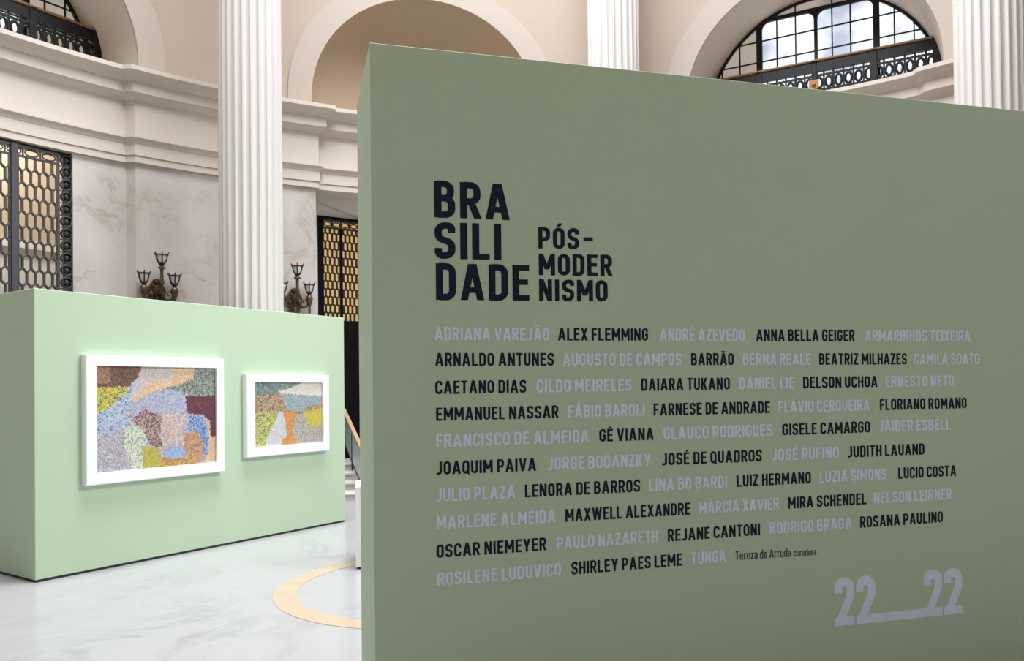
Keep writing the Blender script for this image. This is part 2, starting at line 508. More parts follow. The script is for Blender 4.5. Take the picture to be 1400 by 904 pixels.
# ------------------------------------------------------------------ arched windows
def arched_window(bay, name, label):
    """frame mesh with children: mullions, glazing bars, glass"""
    r, zc, low = ARC_R - 0.005, ARC_Z, LEDGE
    root = thing(name, label, 'window', bay.origin(WIN_Q), bay.rot)
    root['kind'] = 'structure'
    def zin(s, rr=r): return zc + sqrt(max(0.0, rr * rr - s * s))
    fr = MB()
    outer, inner = arch_pts(r, zc, low), arch_pts(r - 0.045, zc, low)
    n = len(outer)
    vs_ = []
    for y in (-0.04, 0.04):
        vs_ += [(s, y, z) for s, z in outer] + [(s, y, z) for s, z in inner]
    fs = []
    for k in range(n - 1):
        fs += [(k, n + k, n + k + 1, k + 1), (2 * n + k, 2 * n + k + 1, 3 * n + k + 1, 3 * n + k), (n + k, 3 * n + k, 3 * n + k + 1, n + k + 1)]
    fr.add(vs_, fs)
    fr.box(-r, r, -0.04, 0.04, low, low + 0.06)
    fr.build('window_frame', M_IRON, root)
    # heavy mullions and the transom with rounded corners
    for s, w in ((-0.95, 0.10), (0.95, 0.10), (0.0, 0.055)):
        mb = MB(); mb.box(s - w / 2, s + w / 2, -0.05, 0.05, low, zin(abs(s) + w / 2) if s else 8.16)
        mb.build('mullion', M_IRON, root)
    tb = MB(); tb.box(-0.95, 0.95, -0.045, 0.045, 8.10, 8.165)
    for sx, cx_ in ((1, -0.90), (-1, -0.03), (1, 0.03), (-1, 0.90)):
        pts = [(cx_, 8.101)]
        for k in range(7):
            t = (pi / 2) * k / 6
            pts.append((cx_ + sx * (0.13 - 0.13 * sin(t)), 8.101 - (0.13 - 0.13 * cos(t))))
        tb.prism(pts, -0.035, 0.035)
    tb.build('transom', M_IRON, root)
    gb = MB()
    for s in (-1.62, -1.30, -0.65, -0.335, 0.26, 0.55, 1.22, 1.51):
        gb.box(s - 0.011, s + 0.011, -0.02, 0.02, low, zin(s, r - 0.02))
    for z in (6.68, 7.05, 7.42, 7.79, 8.13):
        h = sqrt(max(0, (r - 0.02) ** 2 - (z - zc) ** 2))
        gb.box(-h, h, -0.018, 0.018, z - 0.011, z + 0.011)
    gb.build('glazing_bars', M_IRON, root)
    g = MB()
    def strip(s0, s1, z0, z1f, mi, k=10):
        for i in range(k):
            a, c = s0 + (s1 - s0) * i / k, s0 + (s1 - s0) * (i + 1) / k
            g.add([(a, 0.0, z0), (c, 0.0, z0), (c, 0.0, z1f(c)), (a, 0.0, z1f(a))], [(0, 1, 2, 3)], mi)
    strip(-r + 0.01, -0.95, low, lambda s: zin(s, r - 0.01), 1, 16)
    strip(-0.95, 0.95, low, lambda s: 8.13, 0)
    strip(-0.95, 0.95, 8.13, lambda s: zin(s, r - 0.01), 1)
    strip(0.95, r - 0.01, low, lambda s: zin(s, r - 0.01), 0 if bay is B_RIGHT else 1, 16)
    g.build('pane', [M_DAYGLASS, M_DIMGLASS], root)
    return root
arched_window(B_RIGHT, 'window_1', 'half-round iron-framed window at upper right')
arched_window(B_LEFT, 'window_2', 'half-round iron-framed window at upper left corner')

# ------------------------------------------------------------------ wrought-iron railings in front of the windows
def balcony_railing(bay, label):
    root = thing('balcony_railing', label, 'railing', bay.origin(9.55, LEDGE), bay.rot, None)
    W = 1.86; H = 0.93
    hb = MB(); hb.bevel_box(-W, W, -0.05, 0.05, H - 0.035, H, 0.012); hb.build('handrail', M_WOOD, root)
    tb = MB(); tb.box(-W, W, -0.02, 0.02, H - 0.20, H - 0.035); tb.box(-W, W, -0.016, 0.016, H - 0.285, H - 0.255)
    tb.build('top_rail', M_IRON, root)
    bb = MB(); bb.box(-W, W, -0.02, 0.02, 0.0, 0.07); bb.box(-W, W, -0.015, 0.015, 0.40, 0.43); bb.build('bottom_rail', M_IRON, root)
    posts = (-W + 0.03, -0.92, 0.0, 0.92, W - 0.03)
    for p in posts:
        pb = MB()
        w = 0.055 if abs(p) > 0.5 else 0.035
        pb.bevel_box(p - w, p + w, -0.045, 0.045, 0.0, H - 0.035, 0.008)
        pb.lathe([(0.0, 0.0), (0.05, 0.015), (0.03, 0.04), (0.0, 0.05)], 10, (p, 0, H - 0.005) if False else (p, -0.02, H - 0.06))
        pb.build('post', M_IRON, root)
    for p, q in zip(posts, posts[1:]):
        sb = MB()
        k = 6; dx = (q - p) / k
        for i in range(k):
            c = p + dx * (i + 0.5)
            # ring in the upper band, oval scroll in the lower band
            for zc_, rx, rz in ((0.535, dx * 0.33, 0.088), (0.24, dx * 0.34, 0.15)):
                pts = [(c + rx * cos(2 * pi * t / 14), 0, zc_ + rz * sin(2 * pi * t / 14)) for t in range(15)]
                sb.tube(pts, 0.022, 5, caps=False)
            sb.tube([(c - dx * 0.28, 0, 0.68), (c, 0, 0.665), (c + dx * 0.28, 0, 0.68)], 0.012, 5)
            sb.bar((c - dx / 2, 0, 0.07), (c - dx / 2, 0, H - 0.2), 0.03, 0.022)
            sb.bar((c, 0, 0.09), (c, 0, 0.16), 0.02, 0.02)
            sb.lathe([(0.0, -0.03), (0.028, 0.0), (0.0, 0.03)], 8, (c, 0, 0.445))
            for sg in (-1, 1):
                sb.tube([(c + sg * dx * 0.47, 0, 0.40), (c + sg * dx * 0.25, 0, 0.36), (c + sg * dx * 0.1, 0, 0.30), (c + sg * dx * 0.18, 0, 0.22)], 0.012, 5)
        sb.build('scroll_panel', M_IRON, root)
    return root, posts, H
rr, _, _ = balcony_railing(B_RIGHT, 'black wrought-iron balcony railing under the right arched window')
eb = MB(); eb.bevel_box(-0.075, 0.075, -0.075, -0.045, 0.41, 0.58, 0.012)
eb.lathe([(0.0, 0.0), (0.035, 0.0), (0.03, 0.02), (0.0, 0.025)], 12, (0, -0.08, 0.48))
e = eb.build('emblem', M_EMBLEM, rr); e['label'] = 'gilt square emblem at the middle of the railing'
balcony_railing(B_LEFT, 'black wrought-iron balcony railing under the upper-left arched window')

# ------------------------------------------------------------------ big green title wall with its lettering
TW_POS, TW_ROT = (-0.5902, 3.3252), 0.2659
TW_H, TW_T, TW_L = 3.0880, 0.7570, 5.2
tw = thing('exhibition_panel', 'large sage green freestanding title wall covered with artist names', 'display panel', (TW_POS[0], TW_POS[1], 0), TW_ROT)
b = MB(); b.bevel_box(0, TW_L, 0, TW_T, 0.03, TW_H, 0.002); b.build('panel_body', M_GREEN, tw)
b = MB(); b.box(0.02, TW_L - 0.02, 0.02, TW_T - 0.02, 0, 0.03); b.build('base', M_GAP, tw)

# stroke font: every glyph is a set of convex polygons in a cap-height-1 box
def rpath(pts, closed=False, seg=5):
    """polyline with rounded corners; pts are (x, y) or (x, y, radius)"""
    out = []; n = len(pts)
    for i, p in enumerate(pts):
        r = p[2] if len(p) > 2 else 0
        if r <= 0 or (not closed and i in (0, n - 1)):
            out.append((p[0], p[1])); continue
        a, c = pts[i - 1], pts[(i + 1) % n]
        va = Vector((a[0] - p[0], a[1] - p[1])); vc = Vector((c[0] - p[0], c[1] - p[1]))
        la, lc = va.length, vc.length
        va.normalize(); vc.normalize()
        ang = va.angle(vc)
        if ang > pi - 0.02: out.append((p[0], p[1])); continue
        d = min(r / math.tan(ang / 2), la * 0.5, lc * 0.5); rr_ = d * math.tan(ang / 2)
        P = Vector((p[0], p[1])); A = P + va * d; Cc = P + vc * d
        ctr = P + (va + vc).normalized() * (rr_ / sin(ang / 2))
        a0 = atan2(A.y - ctr.y, A.x - ctr.x); a1 = atan2(Cc.y - ctr.y, Cc.x - ctr.x)
        da = (a1 - a0 + pi) % (2 * pi) - pi
        for k in range(seg + 1):
            t = a0 + da * k / seg
            out.append((ctr.x + rr_ * cos(t), ctr.y + rr_ * sin(t)))
    return out
def stroke(pts, w, closed=False):
    P = []
    for p in pts:
        if not P or (Vector(p) - Vector(P[-1])).length > 1e-5: P.append(p)
    n = len(P); L = []; R = []
    for i in range(n):
        p = Vector(P[i])
        if closed or 0 < i < n - 1:
            d0 = (p - Vector(P[i - 1])).normalized(); d1 = (Vector(P[(i + 1) % n]) - p).normalized()
        elif i == 0: d0 = d1 = (Vector(P[1]) - p).normalized()
        else: d0 = d1 = (p - Vector(P[i - 1])).normalized()
        n0 = Vector((-d0.y, d0.x)); n1 = Vector((-d1.y, d1.x))
        m = n0 + n1
        m = m.normalized() if m.length > 1e-6 else n0
        k = w / 2 / max(0.5, m.dot(n0))
        L.append(p + m * k); R.append(p - m * k)
    polys = []
    for i in range(n if closed else n - 1):
        j = (i + 1) % n
        polys.append([tuple(R[i]), tuple(R[j]), tuple(L[j]), tuple(L[i])])
    return polys
def rc_(x0, y0, x1, y1): return [(x0, y0), (x1, y0), (x1, y1), (x0, y1)]
def para(xb, xt, y0, y1, wx): return [(xb - wx / 2, y0), (xb + wx / 2, y0), (xt + wx / 2, y1), (xt - wx / 2, y1)]

def glyph(ch, w):
    """returns (width, polygons) for one character; w = stroke weight"""
    h = w / 2; v = w * 0.88          # horizontals a little lighter
    hv = v / 2; W = 0.50 + 0.28 * (w - 0.14)
    r = min(0.20, W / 2 - h * 0.6); G = []
    S = lambda pts, closed=False, ww=None: G.extend(stroke(rpath(pts, closed), ww or w, closed))
    base = {'Ã': 'A', 'Á': 'A', 'É': 'E', 'Ê': 'E', 'Ó': 'O'}.get(ch, ch)
    if base == 'A':
        W = W * 1.20; wx = w * 1.04
        G += [para(wx / 2, W / 2 - wx * 0.10, 0, 1, wx), para(W - wx / 2, W / 2 + wx * 0.10, 0, 1, wx), rc_(W * 0.22, 0.20, W * 0.78, 0.20 + v)]
    elif base == 'B':
        G += [rc_(0, 0, w, 1)]
        S([(h, 1 - hv), (W - h - 0.025, 1 - hv, r), (W - h - 0.025, 0.53, r * 0.8), (h, 0.53)]); S([(h, 0.53), (W - h, 0.53, r), (W - h, hv, r), (h, hv)])
    elif base == 'C': S([(W - h, 0.67), (W - h, 1 - h, r), (h, 1 - h, r), (h, h, r), (W - h, h, r), (W - h, 0.33)])
    elif base == 'D': G += [rc_(0, 0, w, 1)]; S([(h, 1 - hv), (W - h, 1 - hv, r * 1.2), (W - h, hv, r * 1.2), (h, hv)])
    elif base == 'E': W *= 0.88; G += [rc_(0, 0, w, 1), rc_(0, 0, W, v), rc_(0, 1 - v, W, 1), rc_(0, 0.5 - hv + 0.02, W * 0.92, 0.5 + hv + 0.02)]
    elif base == 'F': W *= 0.85; G += [rc_(0, 0, w, 1), rc_(0, 1 - v, W, 1), rc_(0, 0.48 - hv, W * 0.92, 0.48 + hv)]
    elif base == 'G': S([(W - h, 0.70), (W - h, 1 - h, r), (h, 1 - h, r), (h, h, r), (W - h, h, r), (W - h, 0.52)]); G += [rc_(W * 0.52, 0.42, W, 0.42 + v)]
    elif base == 'H': G += [rc_(0, 0, w, 1), rc_(W - w, 0, W, 1), rc_(0, 0.5 - hv, W, 0.5 + hv)]
    elif base == 'I': W = w; G += [rc_(0, 0, w, 1)]
    elif base == 'J': W *= 0.80; S([(W - h, 1), (W - h, h, r), (h * 0.2, h)])
    elif base == 'K': W *= 1.04; G += [rc_(0, 0, w, 1), para(w * 0.9, W - w * 0.62, 0.33, 1, w * 1.2), para(W - w * 0.6, W * 0.42, 0, 0.62, w * 1.15)]
    elif base == 'L': W *= 0.86; G += [rc_(0, 0, w, 1), rc_(0, 0, W, v)]
    elif base == 'M': W *= 1.34; G += [rc_(0, 0, w, 1), rc_(W - w, 0, W, 1), para(W / 2, w * 0.52, 0.27, 1, w * 1.04), para(W / 2, W - w * 0.52, 0.27, 1, w * 1.04)]
    elif base == 'N': W *= 1.06; G += [rc_(0, 0, w, 1), rc_(W - w, 0, W, 1), para(W - w * 0.55, w * 0.55, 0, 1, w * 1.1)]
    elif base == 'O': S([(h, h, r), (W - h, h, r), (W - h, 1 - h, r), (h, 1 - h, r)], True)
    elif base == 'P': G += [rc_(0, 0, w, 1)]; S([(h, 1 - hv), (W - h, 1 - hv, r * 1.2), (W - h, 0.44, r * 1.2), (h, 0.44)])
    elif base == 'Q': S([(h, h, r), (W - h, h, r), (W - h, 1 - h, r), (h, 1 - h, r)], True); G += [para(W - 0.02, W * 0.58, -0.06, 0.24, w * 0.95)]
    elif base == 'R':
        G += [rc_(0, 0, w, 1)]; S([(h, 1 - hv), (W - h, 1 - hv, r * 1.1), (W - h, 0.47, r * 1.1), (h, 0.47)]); G += [para(W - h * 0.75, W * 0.52, 0, 0.47, w * 1.06)]
    elif base == 'S': S([(W - h, 0.71), (W - h, 1 - h, r), (h, 1 - h, r), (h, 0.56, r * 0.8), (W - h, 0.44, r * 0.8), (W - h, h, r), (h, h, r), (h, 0.29)])
    elif base == 'T': W *= 0.95; G += [rc_(0, 1 - v, W, 1), rc_(W / 2 - h, 0, W / 2 + h, 1)]
    elif base == 'U': S([(h, 1), (h, h, r), (W - h, h, r), (W - h, 1)])
    elif base == 'V': W *= 1.10; wx = w * 1.04; G += [para(W / 2 - wx * 0.1, wx / 2, 0, 1, wx), para(W / 2 + wx * 0.1, W - wx / 2, 0, 1, wx)]
    elif base == 'W':
        W *= 1.62; wx = w * 0.98; a, c = W * 0.29, W * 0.71
        G += [para(a, wx / 2, 0, 1, wx), para(a + 0.01, W / 2 - 0.01, 0, 1, wx), para(c - 0.01, W / 2 + 0.01, 0, 1, wx), para(c, W - wx / 2, 0, 1, wx)]
    elif base == 'X': W *= 1.08; wx = w * 1.12; G += [para(wx / 2, W - wx / 2, 0, 1, wx), para(W - wx / 2, wx / 2, 0, 1, wx)]
    elif base == 'Y': W *= 1.08; wx = w * 1.08; G += [rc_(W / 2 - h, 0, W / 2 + h, 0.45), para(W / 2, wx / 2, 0.36, 1, wx), para(W / 2, W - wx / 2, 0.36, 1, wx)]
    elif base == 'Z': W *= 0.94; G += [rc_(0, 0, W, v), rc_(0, 1 - v, W, 1), para(w * 0.55, W - w * 0.55, v * 0.5, 1 - v * 0.5, w * 1.1)]
    elif base == '-': W = 0.40; G += [rc_(0.03, 0.43, 0.37, 0.43 + v)]
    elif base == '2': S([(h, 0.68), (h, 1 - h, r), (W - h, 1 - h, r), (W - h, 0.62, 0.16), (h * 1.15, 0.05)]); G += [rc_(0, 0, W, w * 0.9)]
    elif base == 'e': X = 0.74; W *= 0.92; r = min(r, W / 2 - h * .6); S([(h, 0.36), (W - h, 0.36), (W - h, X - hv, r), (h, X - hv, r), (h, hv, r), (W - h, hv, r), (W - h, 0.20)], ww=v)
    elif base == 'r': X = 0.74; W *= 0.62; G += [rc_(0, 0, w, X)]; S([(h, 0.40), (h, X - hv, r), (W, X - hv)])
    elif base == 'z': X = 0.74; W *= 0.80; G += [rc_(0, 0, W, v), rc_(0, X - v, W, X), para(w * 0.55, W - w * 0.55, v * .5, X - v * .5, w * 1.1)]
    elif base == 'a': X = 0.74; W *= 0.88; S([(0.04, X - hv), (W - h, X - hv, r), (W - h, 0)]); S([(h, hv, r), (W - h, hv), (W - h, 0.42), (h, 0.42, r)], True, v)
    elif base == 'd': X = 0.74; W *= 0.92; G += [rc_(W - w, 0, W, 1)]; S([(h, hv, r), (W - h, hv), (W - h, X - hv), (h, X - hv, r)], True)
    elif base == 'u': X = 0.74; W *= 0.90; G += [rc_(W - w, 0, W, X)]; S([(h, X), (h, hv, r), (W - h, hv, r), (W - h, X)])
    elif base == 'c': X = 0.74; W *= 0.84; S([(W - h, 0.52), (W - h, X - hv, r), (h, X - hv, r), (h, hv, r), (W - h, hv, r), (W - h, 0.22)])
    elif base == 'o': X = 0.74; W *= 0.90; S([(h, hv, r), (W - h, hv, r), (W - h, X - hv, r), (h, X - hv, r)], True)
    elif base == ' ': W = 0.22
    c = W / 2
    if ch == 'Ã': S([(c - 0.17, 1.09), (c - 0.08, 1.15, 0.05), (c + 0.07, 1.09, 0.05), (c + 0.17, 1.15)], ww=w * 0.6)
    elif ch in 'ÁÉÓ': G.append(para(c - 0.02, c + 0.09, 1.05, 1.21, w * 0.95))
    elif ch == 'Ê': G += [para(c - 0.11, c - 0.005, 1.05, 1.19, w * 0.7), para(c + 0.11, c + 0.005, 1.05, 1.19, w * 0.7)]
    return W, G
def text_polys(txt, w, track=0.115):
    x = 0; out = []
    for i, ch in enumerate(txt):
        W, G = glyph(ch, w)
        for g in G: out.append([(px + x, py) for px, py in g])
        x += W + (track if ch != ' ' and not (i + 1 < len(txt) and txt[i + 1] == ' ' and False) else 0.0)
    return x - track, out
def lettering(name, txt, u0, u1, v0, v1, cap, w, m, label=None, track=0.115):
    tot, polys = text_polys(txt, w, track)
    k = (u1 - u0) / tot
    b = MB()
    for i, g in enumerate(polys):              # overlapping strokes are stepped a hair apart
        b.prism([(u0 + px * k, v0 + (v1 - v0) * px / tot + py * cap) for px, py in g], -0.0012 - 0.00003 * (i % 24), 0.0005)
    o = b.build(name, m, tw)
    if label: o['label'] = label
    return o
TITLE = [('BRA', 0.2706, 0.6092, 2.3547, 2.3575, 0.1592), ('SILI', 0.2706, 0.5692, 2.1747, 2.178, 0.1595), ('DADE', 0.2743, 0.6966, 1.9957, 1.9999, 0.159), ('MODER', 0.7421, 1.0955, 2.1157, 2.1217, 0.0972), ('NISMO', 0.7421, 1.0723, 2.0004, 2.0036, 0.0977)]
for t, u0, u1, v0, v1, cap in TITLE:
    lettering('title_lettering', t, u0, u1, v0, v1, cap, 0.178, M_NAVY, 'bold navy title lettering', 0.12)
lettering('title_lettering', 'PÓS', 0.7412, 0.9356, 2.2357, 2.2389, 0.0963, 0.178, M_NAVY, 'bold navy title lettering', 0.12)
b = MB(); b.box(0.9579, 1.0025, -0.0015, 0.0005, 2.2789, 2.2956); b.build('title_lettering', M_NAVY, tw)['label'] = 'navy hyphen of the title'

NAMES = [
    ('ADRIANA VAREJÃO', 0.2669, 0.7868, 0, 1.8208, 1.8227),
    ('ALEX FLEMMING', 0.8296, 1.2713, 1, 1.8229, 1.8246),
    ('ANDRÉ AZEVEDO', 1.3327, 1.78, 0, 1.8248, 1.8265),
    ('ANNA BELLA GEIGER', 1.8433, 2.405, 1, 1.8267, 1.8289),
    ('ARMARINHOS TEIXEIRA', 2.4673, 3.1248, 0, 1.8291, 1.8316),
    ('ARNALDO ANTUNES', 0.2678, 0.8082, 1, 1.7083, 1.7089),
    ('AUGUSTO DE CAMPOS', 0.851, 1.4415, 0, 1.7089, 1.7096),
    ('BARRÃO', 1.4927, 1.7186, 1, 1.7097, 1.71),
    ('BERNA REALE', 1.7689, 2.1474, 0, 1.71, 1.7105),
    ('BEATRIZ MILHAZES', 2.1967, 2.7193, 1, 1.7106, 1.7112),
    ('CAMILA SOATO', 2.764, 3.1815, 0, 1.7113, 1.7118),
    ('CAETANO DIAS', 0.2669, 0.677, 1, 1.5873, 1.5887),
    ('CILDO MEIRELES', 0.7254, 1.1858, 0, 1.5889, 1.5907),
    ('DAIARA TUKANO', 1.2341, 1.6963, 1, 1.5909, 1.5927),
    ('DANIEL LIE', 1.7475, 2.0507, 0, 1.5928, 1.594),
    ('DELSON UCHOA', 2.1027, 2.538, 1, 1.5941, 1.5958),
    ('ERNESTO NETO', 2.5873, 3.0132, 0, 1.596, 1.5976),
    ('EMMANUEL NASSAR', 0.2697, 0.8268, 1, 1.4711, 1.4728),
    ('FÁBIO BAROLI', 0.8723, 1.2499, 0, 1.4729, 1.474),
    ('FARNESE DE ANDRADE', 1.2955, 1.913, 1, 1.4741, 1.4758),
    ('FLÁVIO CERQUEIRA', 1.9614, 2.4878, 0, 1.476, 1.4775),
    ('FLORIANO ROMANO', 2.551, 3.0941, 1, 1.4777, 1.4793),
    ('FRANCISCO DE ALMEIDA', 0.2688, 0.9718, 0, 1.3565, 1.3598),
    ('GÊ VIANA', 1.023, 1.2936, 1, 1.3601, 1.3614),
    ('GLAUCO RODRIGUES', 1.3448, 1.926, 0, 1.3615, 1.3643),
    ('GISELE CAMARGO', 1.9809, 2.4896, 1, 1.3646, 1.3669),
    ('JAIDER ESBELL', 2.5426, 2.9881, 0, 1.3672, 1.3694),
    ('JOAQUIM PAIVA', 0.2678, 0.7189, 1, 1.238, 1.2392),
    ('JORGE BODANZKY', 0.7728, 1.2769, 0, 1.2393, 1.2406),
    ('JOSÉ DE QUADROS', 1.3346, 1.8646, 1, 1.2408, 1.2422),
    ('JOSÉ RUFINO', 1.9204, 2.3018, 0, 1.2424, 1.2434),
    ('JUDITH LAUAND', 2.3548, 2.8198, 1, 1.2435, 1.2447),
    ('JULIO PLAZA', 0.266, 0.6203, 0, 1.1215, 1.122),
    ('LENORA DE BARROS', 0.6659, 1.222, 1, 1.1221, 1.1229),
    ('LINA BO BARDI', 1.2667, 1.674, 0, 1.123, 1.1236),
    ('LUIZ HERMANO', 1.7261, 2.1381, 1, 1.1237, 1.1242),
    ('LUZIA SIMONS', 2.1883, 2.5835, 0, 1.1243, 1.1249),
    ('LUCIO COSTA', 2.6561, 3.0188, 1, 1.125, 1.1255),
    ('MARLENE ALMEIDA', 0.2678, 0.8072, 0, 1.0032, 1.0036),
    ('MAXWELL ALEXANDRE', 0.8547, 1.4768, 1, 1.0036, 1.004),
    ('MÁRCIA XAVIER', 1.5233, 1.9549, 0, 1.004, 1.0042),
    ('MIRA SCHENDEL', 2.0079, 2.4608, 1, 1.0043, 1.0045),
    ('NELSON LEIRNER', 2.5054, 2.9872, 0, 1.0046, 1.0049),
    ('OSCAR NIEMEYER', 0.266, 0.7617, 1, 0.8795, 0.8813),
    ('PAULO NAZARETH', 0.811, 1.3085, 0, 0.8815, 0.8832),
    ('REJANE CANTONI', 1.3597, 1.8488, 1, 0.8834, 0.8851),
    ('RODRIGO BRAGA', 1.9019, 2.3715, 0, 0.8853, 0.887),
    ('ROSANA PAULINO', 2.4217, 2.9286, 1, 0.8872, 0.8889),
    ('ROSILENE LUDUVICO', 0.2678, 0.8305, 0, 0.7591, 0.7629),
    ('SHIRLEY PAES LEME', 0.8807, 1.4303, 1, 0.7632, 0.7669),
    ('TUNGA', 1.4787, 1.6619, 0, 0.7673, 0.7685),
    ('Tereza de Arruda', 1.714, 2.02, 2, 0.7726, 0.7694),
    ('curadora', 2.0348, 2.1623, 2, 0.7693, 0.768),
]
for t, u0, u1, d, v0, v1 in NAMES:
    if d == 2:
        lettering('credit_lettering', t, u0, u1, v0, v1, 0.0418 if t[0] == 'T' else 0.0335, 0.135, M_GREYINK, 'small dark grey credit lettering', 0.10)
    else:
        lettering('name_lettering', t, u0, u1, v0, v1, 0.0569, 0.165, M_NAVY if d else M_LILAC, 'dark navy name lettering' if d else 'pale lilac name lettering')
# the 22__22 mark
b = MB()
for u0, u1 in ((2.2646, 2.3789), (2.391, 2.5054), (2.8012, 2.9165), (2.9286, 3.0457)):
    W_, G_ = glyph('2', 0.20)
    k = (u1 - u0) / W_
    for i, g in enumerate(G_): b.prism([(u0 + px * k, 0.4063 + py * 0.239) for px, py in g], -0.0012 - 0.00003 * i, 0.0005)
b.box(2.3948, 2.9165, -0.0022, 0.0005, 0.4063, 0.4505)
b.build('logo_lettering', M_LILAC, tw)['label'] = 'large lilac double twenty-two mark joined by a bar'

# ------------------------------------------------------------------ pale green partition on the left with two framed mosaics
LP_POS, LP_ROT = (-4.0847, 6.708), 0.9795
LP_L, LP_H, LP_T = 3.6085, 2.52, 1.005
lp = thing('exhibition_panel', 'pale green partition on the left with two framed mosaic pictures', 'display panel', (LP_POS[0], LP_POS[1], 0), LP_ROT)
b = MB(); b.bevel_box(0, LP_L, 0, LP_T, 0.022, LP_H, 0.004); b.build('panel_body', M_GREEN, lp)
b = MB(); b.box(0.012, LP_L - 0.012, 0.012, LP_T - 0.012, 0, 0.022); b.build('base', M_GAP, lp)

def inside_poly(x, y, P):
    c = False; j = len(P) - 1
    for i in range(len(P)):
        xi, yi = P[i]; xj, yj = P[j]
        if (yi > y) != (yj > y) and x < (xj - xi) * (y - yi) / (yj - yi) + xi: c = not c
        j = i
    return c
def mosaic(name, parent, x0, x1, z0, z1, y, nx, ny, bgpal, regions, seed, m):
    """mosaic of small irregular tiles, each one coloured from the palette of the patch it lies in"""
    rnd = random.Random(seed)
    cw, ch = (x1 - x0) / nx, (z1 - z0) / ny
    vs_ = []; fs = []; cols = []
    J = 0.30
    jit = {}
    def pt(i, j):
        if (i, j) not in jit:
            fx = 0 if i in (0, nx) else rnd.uniform(-J, J); fz = 0 if j in (0, ny) else rnd.uniform(-J, J)
            jit[(i, j)] = (x0 + (i + fx) * cw, y, z1 - (j + fz) * ch)
        return jit[(i, j)]
    idx = {}
    for j in range(ny + 1):
        for i in range(nx + 1):
            idx[(i, j)] = len(vs_); vs_.append(pt(i, j))
    for j in range(ny):
        for i in range(nx):
            u, w = (i + 0.5 + rnd.uniform(-.7, .7)) / nx, (j + 0.5 + rnd.uniform(-.7, .7)) / ny
            pal = bgpal
            for P, pl in regions:
                if inside_poly(u, w, P): pal = pl
            c = rnd.choice(pal)
            f = rnd.uniform(0.90, 1.08)
            fs.append((idx[(i, j)], idx[(i, j + 1)], idx[(i + 1, j + 1)], idx[(i + 1, j)]))
            g_ = sum(c) / 3
            cols.append(tuple(min(1, q * f) for q in srgb(*[v_ * 0.86 + g_ * 0.14 for v_ in c])[:3]) + (1.0,))
    me = bpy.data.meshes.new(name); me.from_pydata(vs_, [], fs); me.materials.append(m)
    ca = me.color_attributes.new('tile', 'FLOAT_COLOR', 'CORNER')
    flat = []
    for c in cols: flat += list(c) * 4
    ca.data.foreach_set('color', flat)
    o = bpy.data.objects.new(name, me); COL.objects.link(o); o.parent = parent
    return o
M_TILE = bpy.data.materials.new('mosaic_print'); M_TILE.use_nodes = True
_nt = M_TILE.node_tree; _a = _nt.nodes.new('ShaderNodeVertexColor'); _a.layer_name = 'tile'
_nt.links.new(_a.outputs['Color'], _nt.nodes['Principled BSDF'].inputs['Base Color'])
_nt.nodes['Principled BSDF'].inputs['Roughness'].default_value = 0.5

GREY = [(178, 172, 180), (160, 155, 165), (196, 190, 196), (140, 136, 146), (170, 160, 168)]
RUST = [(120, 78, 62), (98, 62, 52), (140, 92, 70), (112, 84, 60), (84, 96, 66), (150, 86, 64), (92, 56, 50)]
SALMON = [(168, 118, 92), (150, 108, 86), (182, 134, 104), (128, 98, 74)]
YELB = [(206, 188, 44), (190, 172, 40), (214, 200, 70), (64, 104, 140), (176, 160, 50), (206, 190, 50)]
PALE = [(196, 184, 176), (186, 174, 168), (206, 196, 186), (180, 176, 178)]
ORNG = [(222, 180, 130), (214, 170, 118), (230, 198, 156), (206, 180, 150), (226, 164, 96), (196, 176, 160)]
TEAL = [(122, 136, 122), (98, 116, 108), (148, 158, 142), (80, 92, 90), (140, 150, 140), (164, 168, 150)]
LILA = [(160, 168, 196), (146, 154, 184), (176, 182, 204), (188, 180, 190), (136, 146, 182), (170, 160, 176)]
MARO = [(110, 46, 52), (96, 38, 44), (126, 56, 60), (84, 44, 58), (112, 60, 70), (74, 50, 72)]
BLUD = [(176, 184, 206), (160, 172, 200), (190, 190, 200), (60, 124, 190), (178, 176, 186), (190, 184, 188), (110, 154, 200)]
CREM = [(220, 212, 160), (206, 204, 176), (190, 196, 190), (78, 160, 190), (226, 220, 170), (210, 190, 150), (120, 178, 190)]
DKPK = [(150, 120, 122), (120, 84, 84), (176, 150, 146), (96, 58, 56), (196, 150, 130), (140, 116, 126)]
PNK = [(200, 168, 160), (214, 180, 150), (170, 168, 190), (190, 140, 130), (140, 160, 194), (222, 196, 160), (184, 164, 172)]
BLUE = [(70, 124, 196), (90, 140, 204), (150, 164, 196), (56, 104, 176), (180, 176, 190)]
ORBR = [(190, 134, 88), (172, 118, 78), (204, 150, 104), (176, 140, 116), (206, 160, 120), (150, 116, 100)]
OLIV = [(184, 176, 66), (176, 166, 60), (192, 184, 80), (168, 158, 66)]
LBLU = [(140, 168, 216), (152, 176, 220), (128, 156, 206)]
GOLD = [(196, 146, 66), (180, 128, 56), (206, 166, 92), (160, 112, 60)]
PEAC = [(216, 174, 128), (206, 168, 130), (224, 188, 142), (196, 170, 146)]
def norm(P, tl, tr, br, bl):
    out = []
    for x, y in P:
        u = (x - tl[0]) / (tr[0] - tl[0]); yt = tl[1] + (tr[1] - tl[1]) * u; yb = bl[1] + (br[1] - bl[1]) * u
        out.append((u + (-0.03 if u <= 0.001 else 0.03 if u >= 0.999 else 0) , (y - yt) / (yb - yt)))
    return out
A1 = ((110, 125), (868, 145), (865, 742), (110, 800))
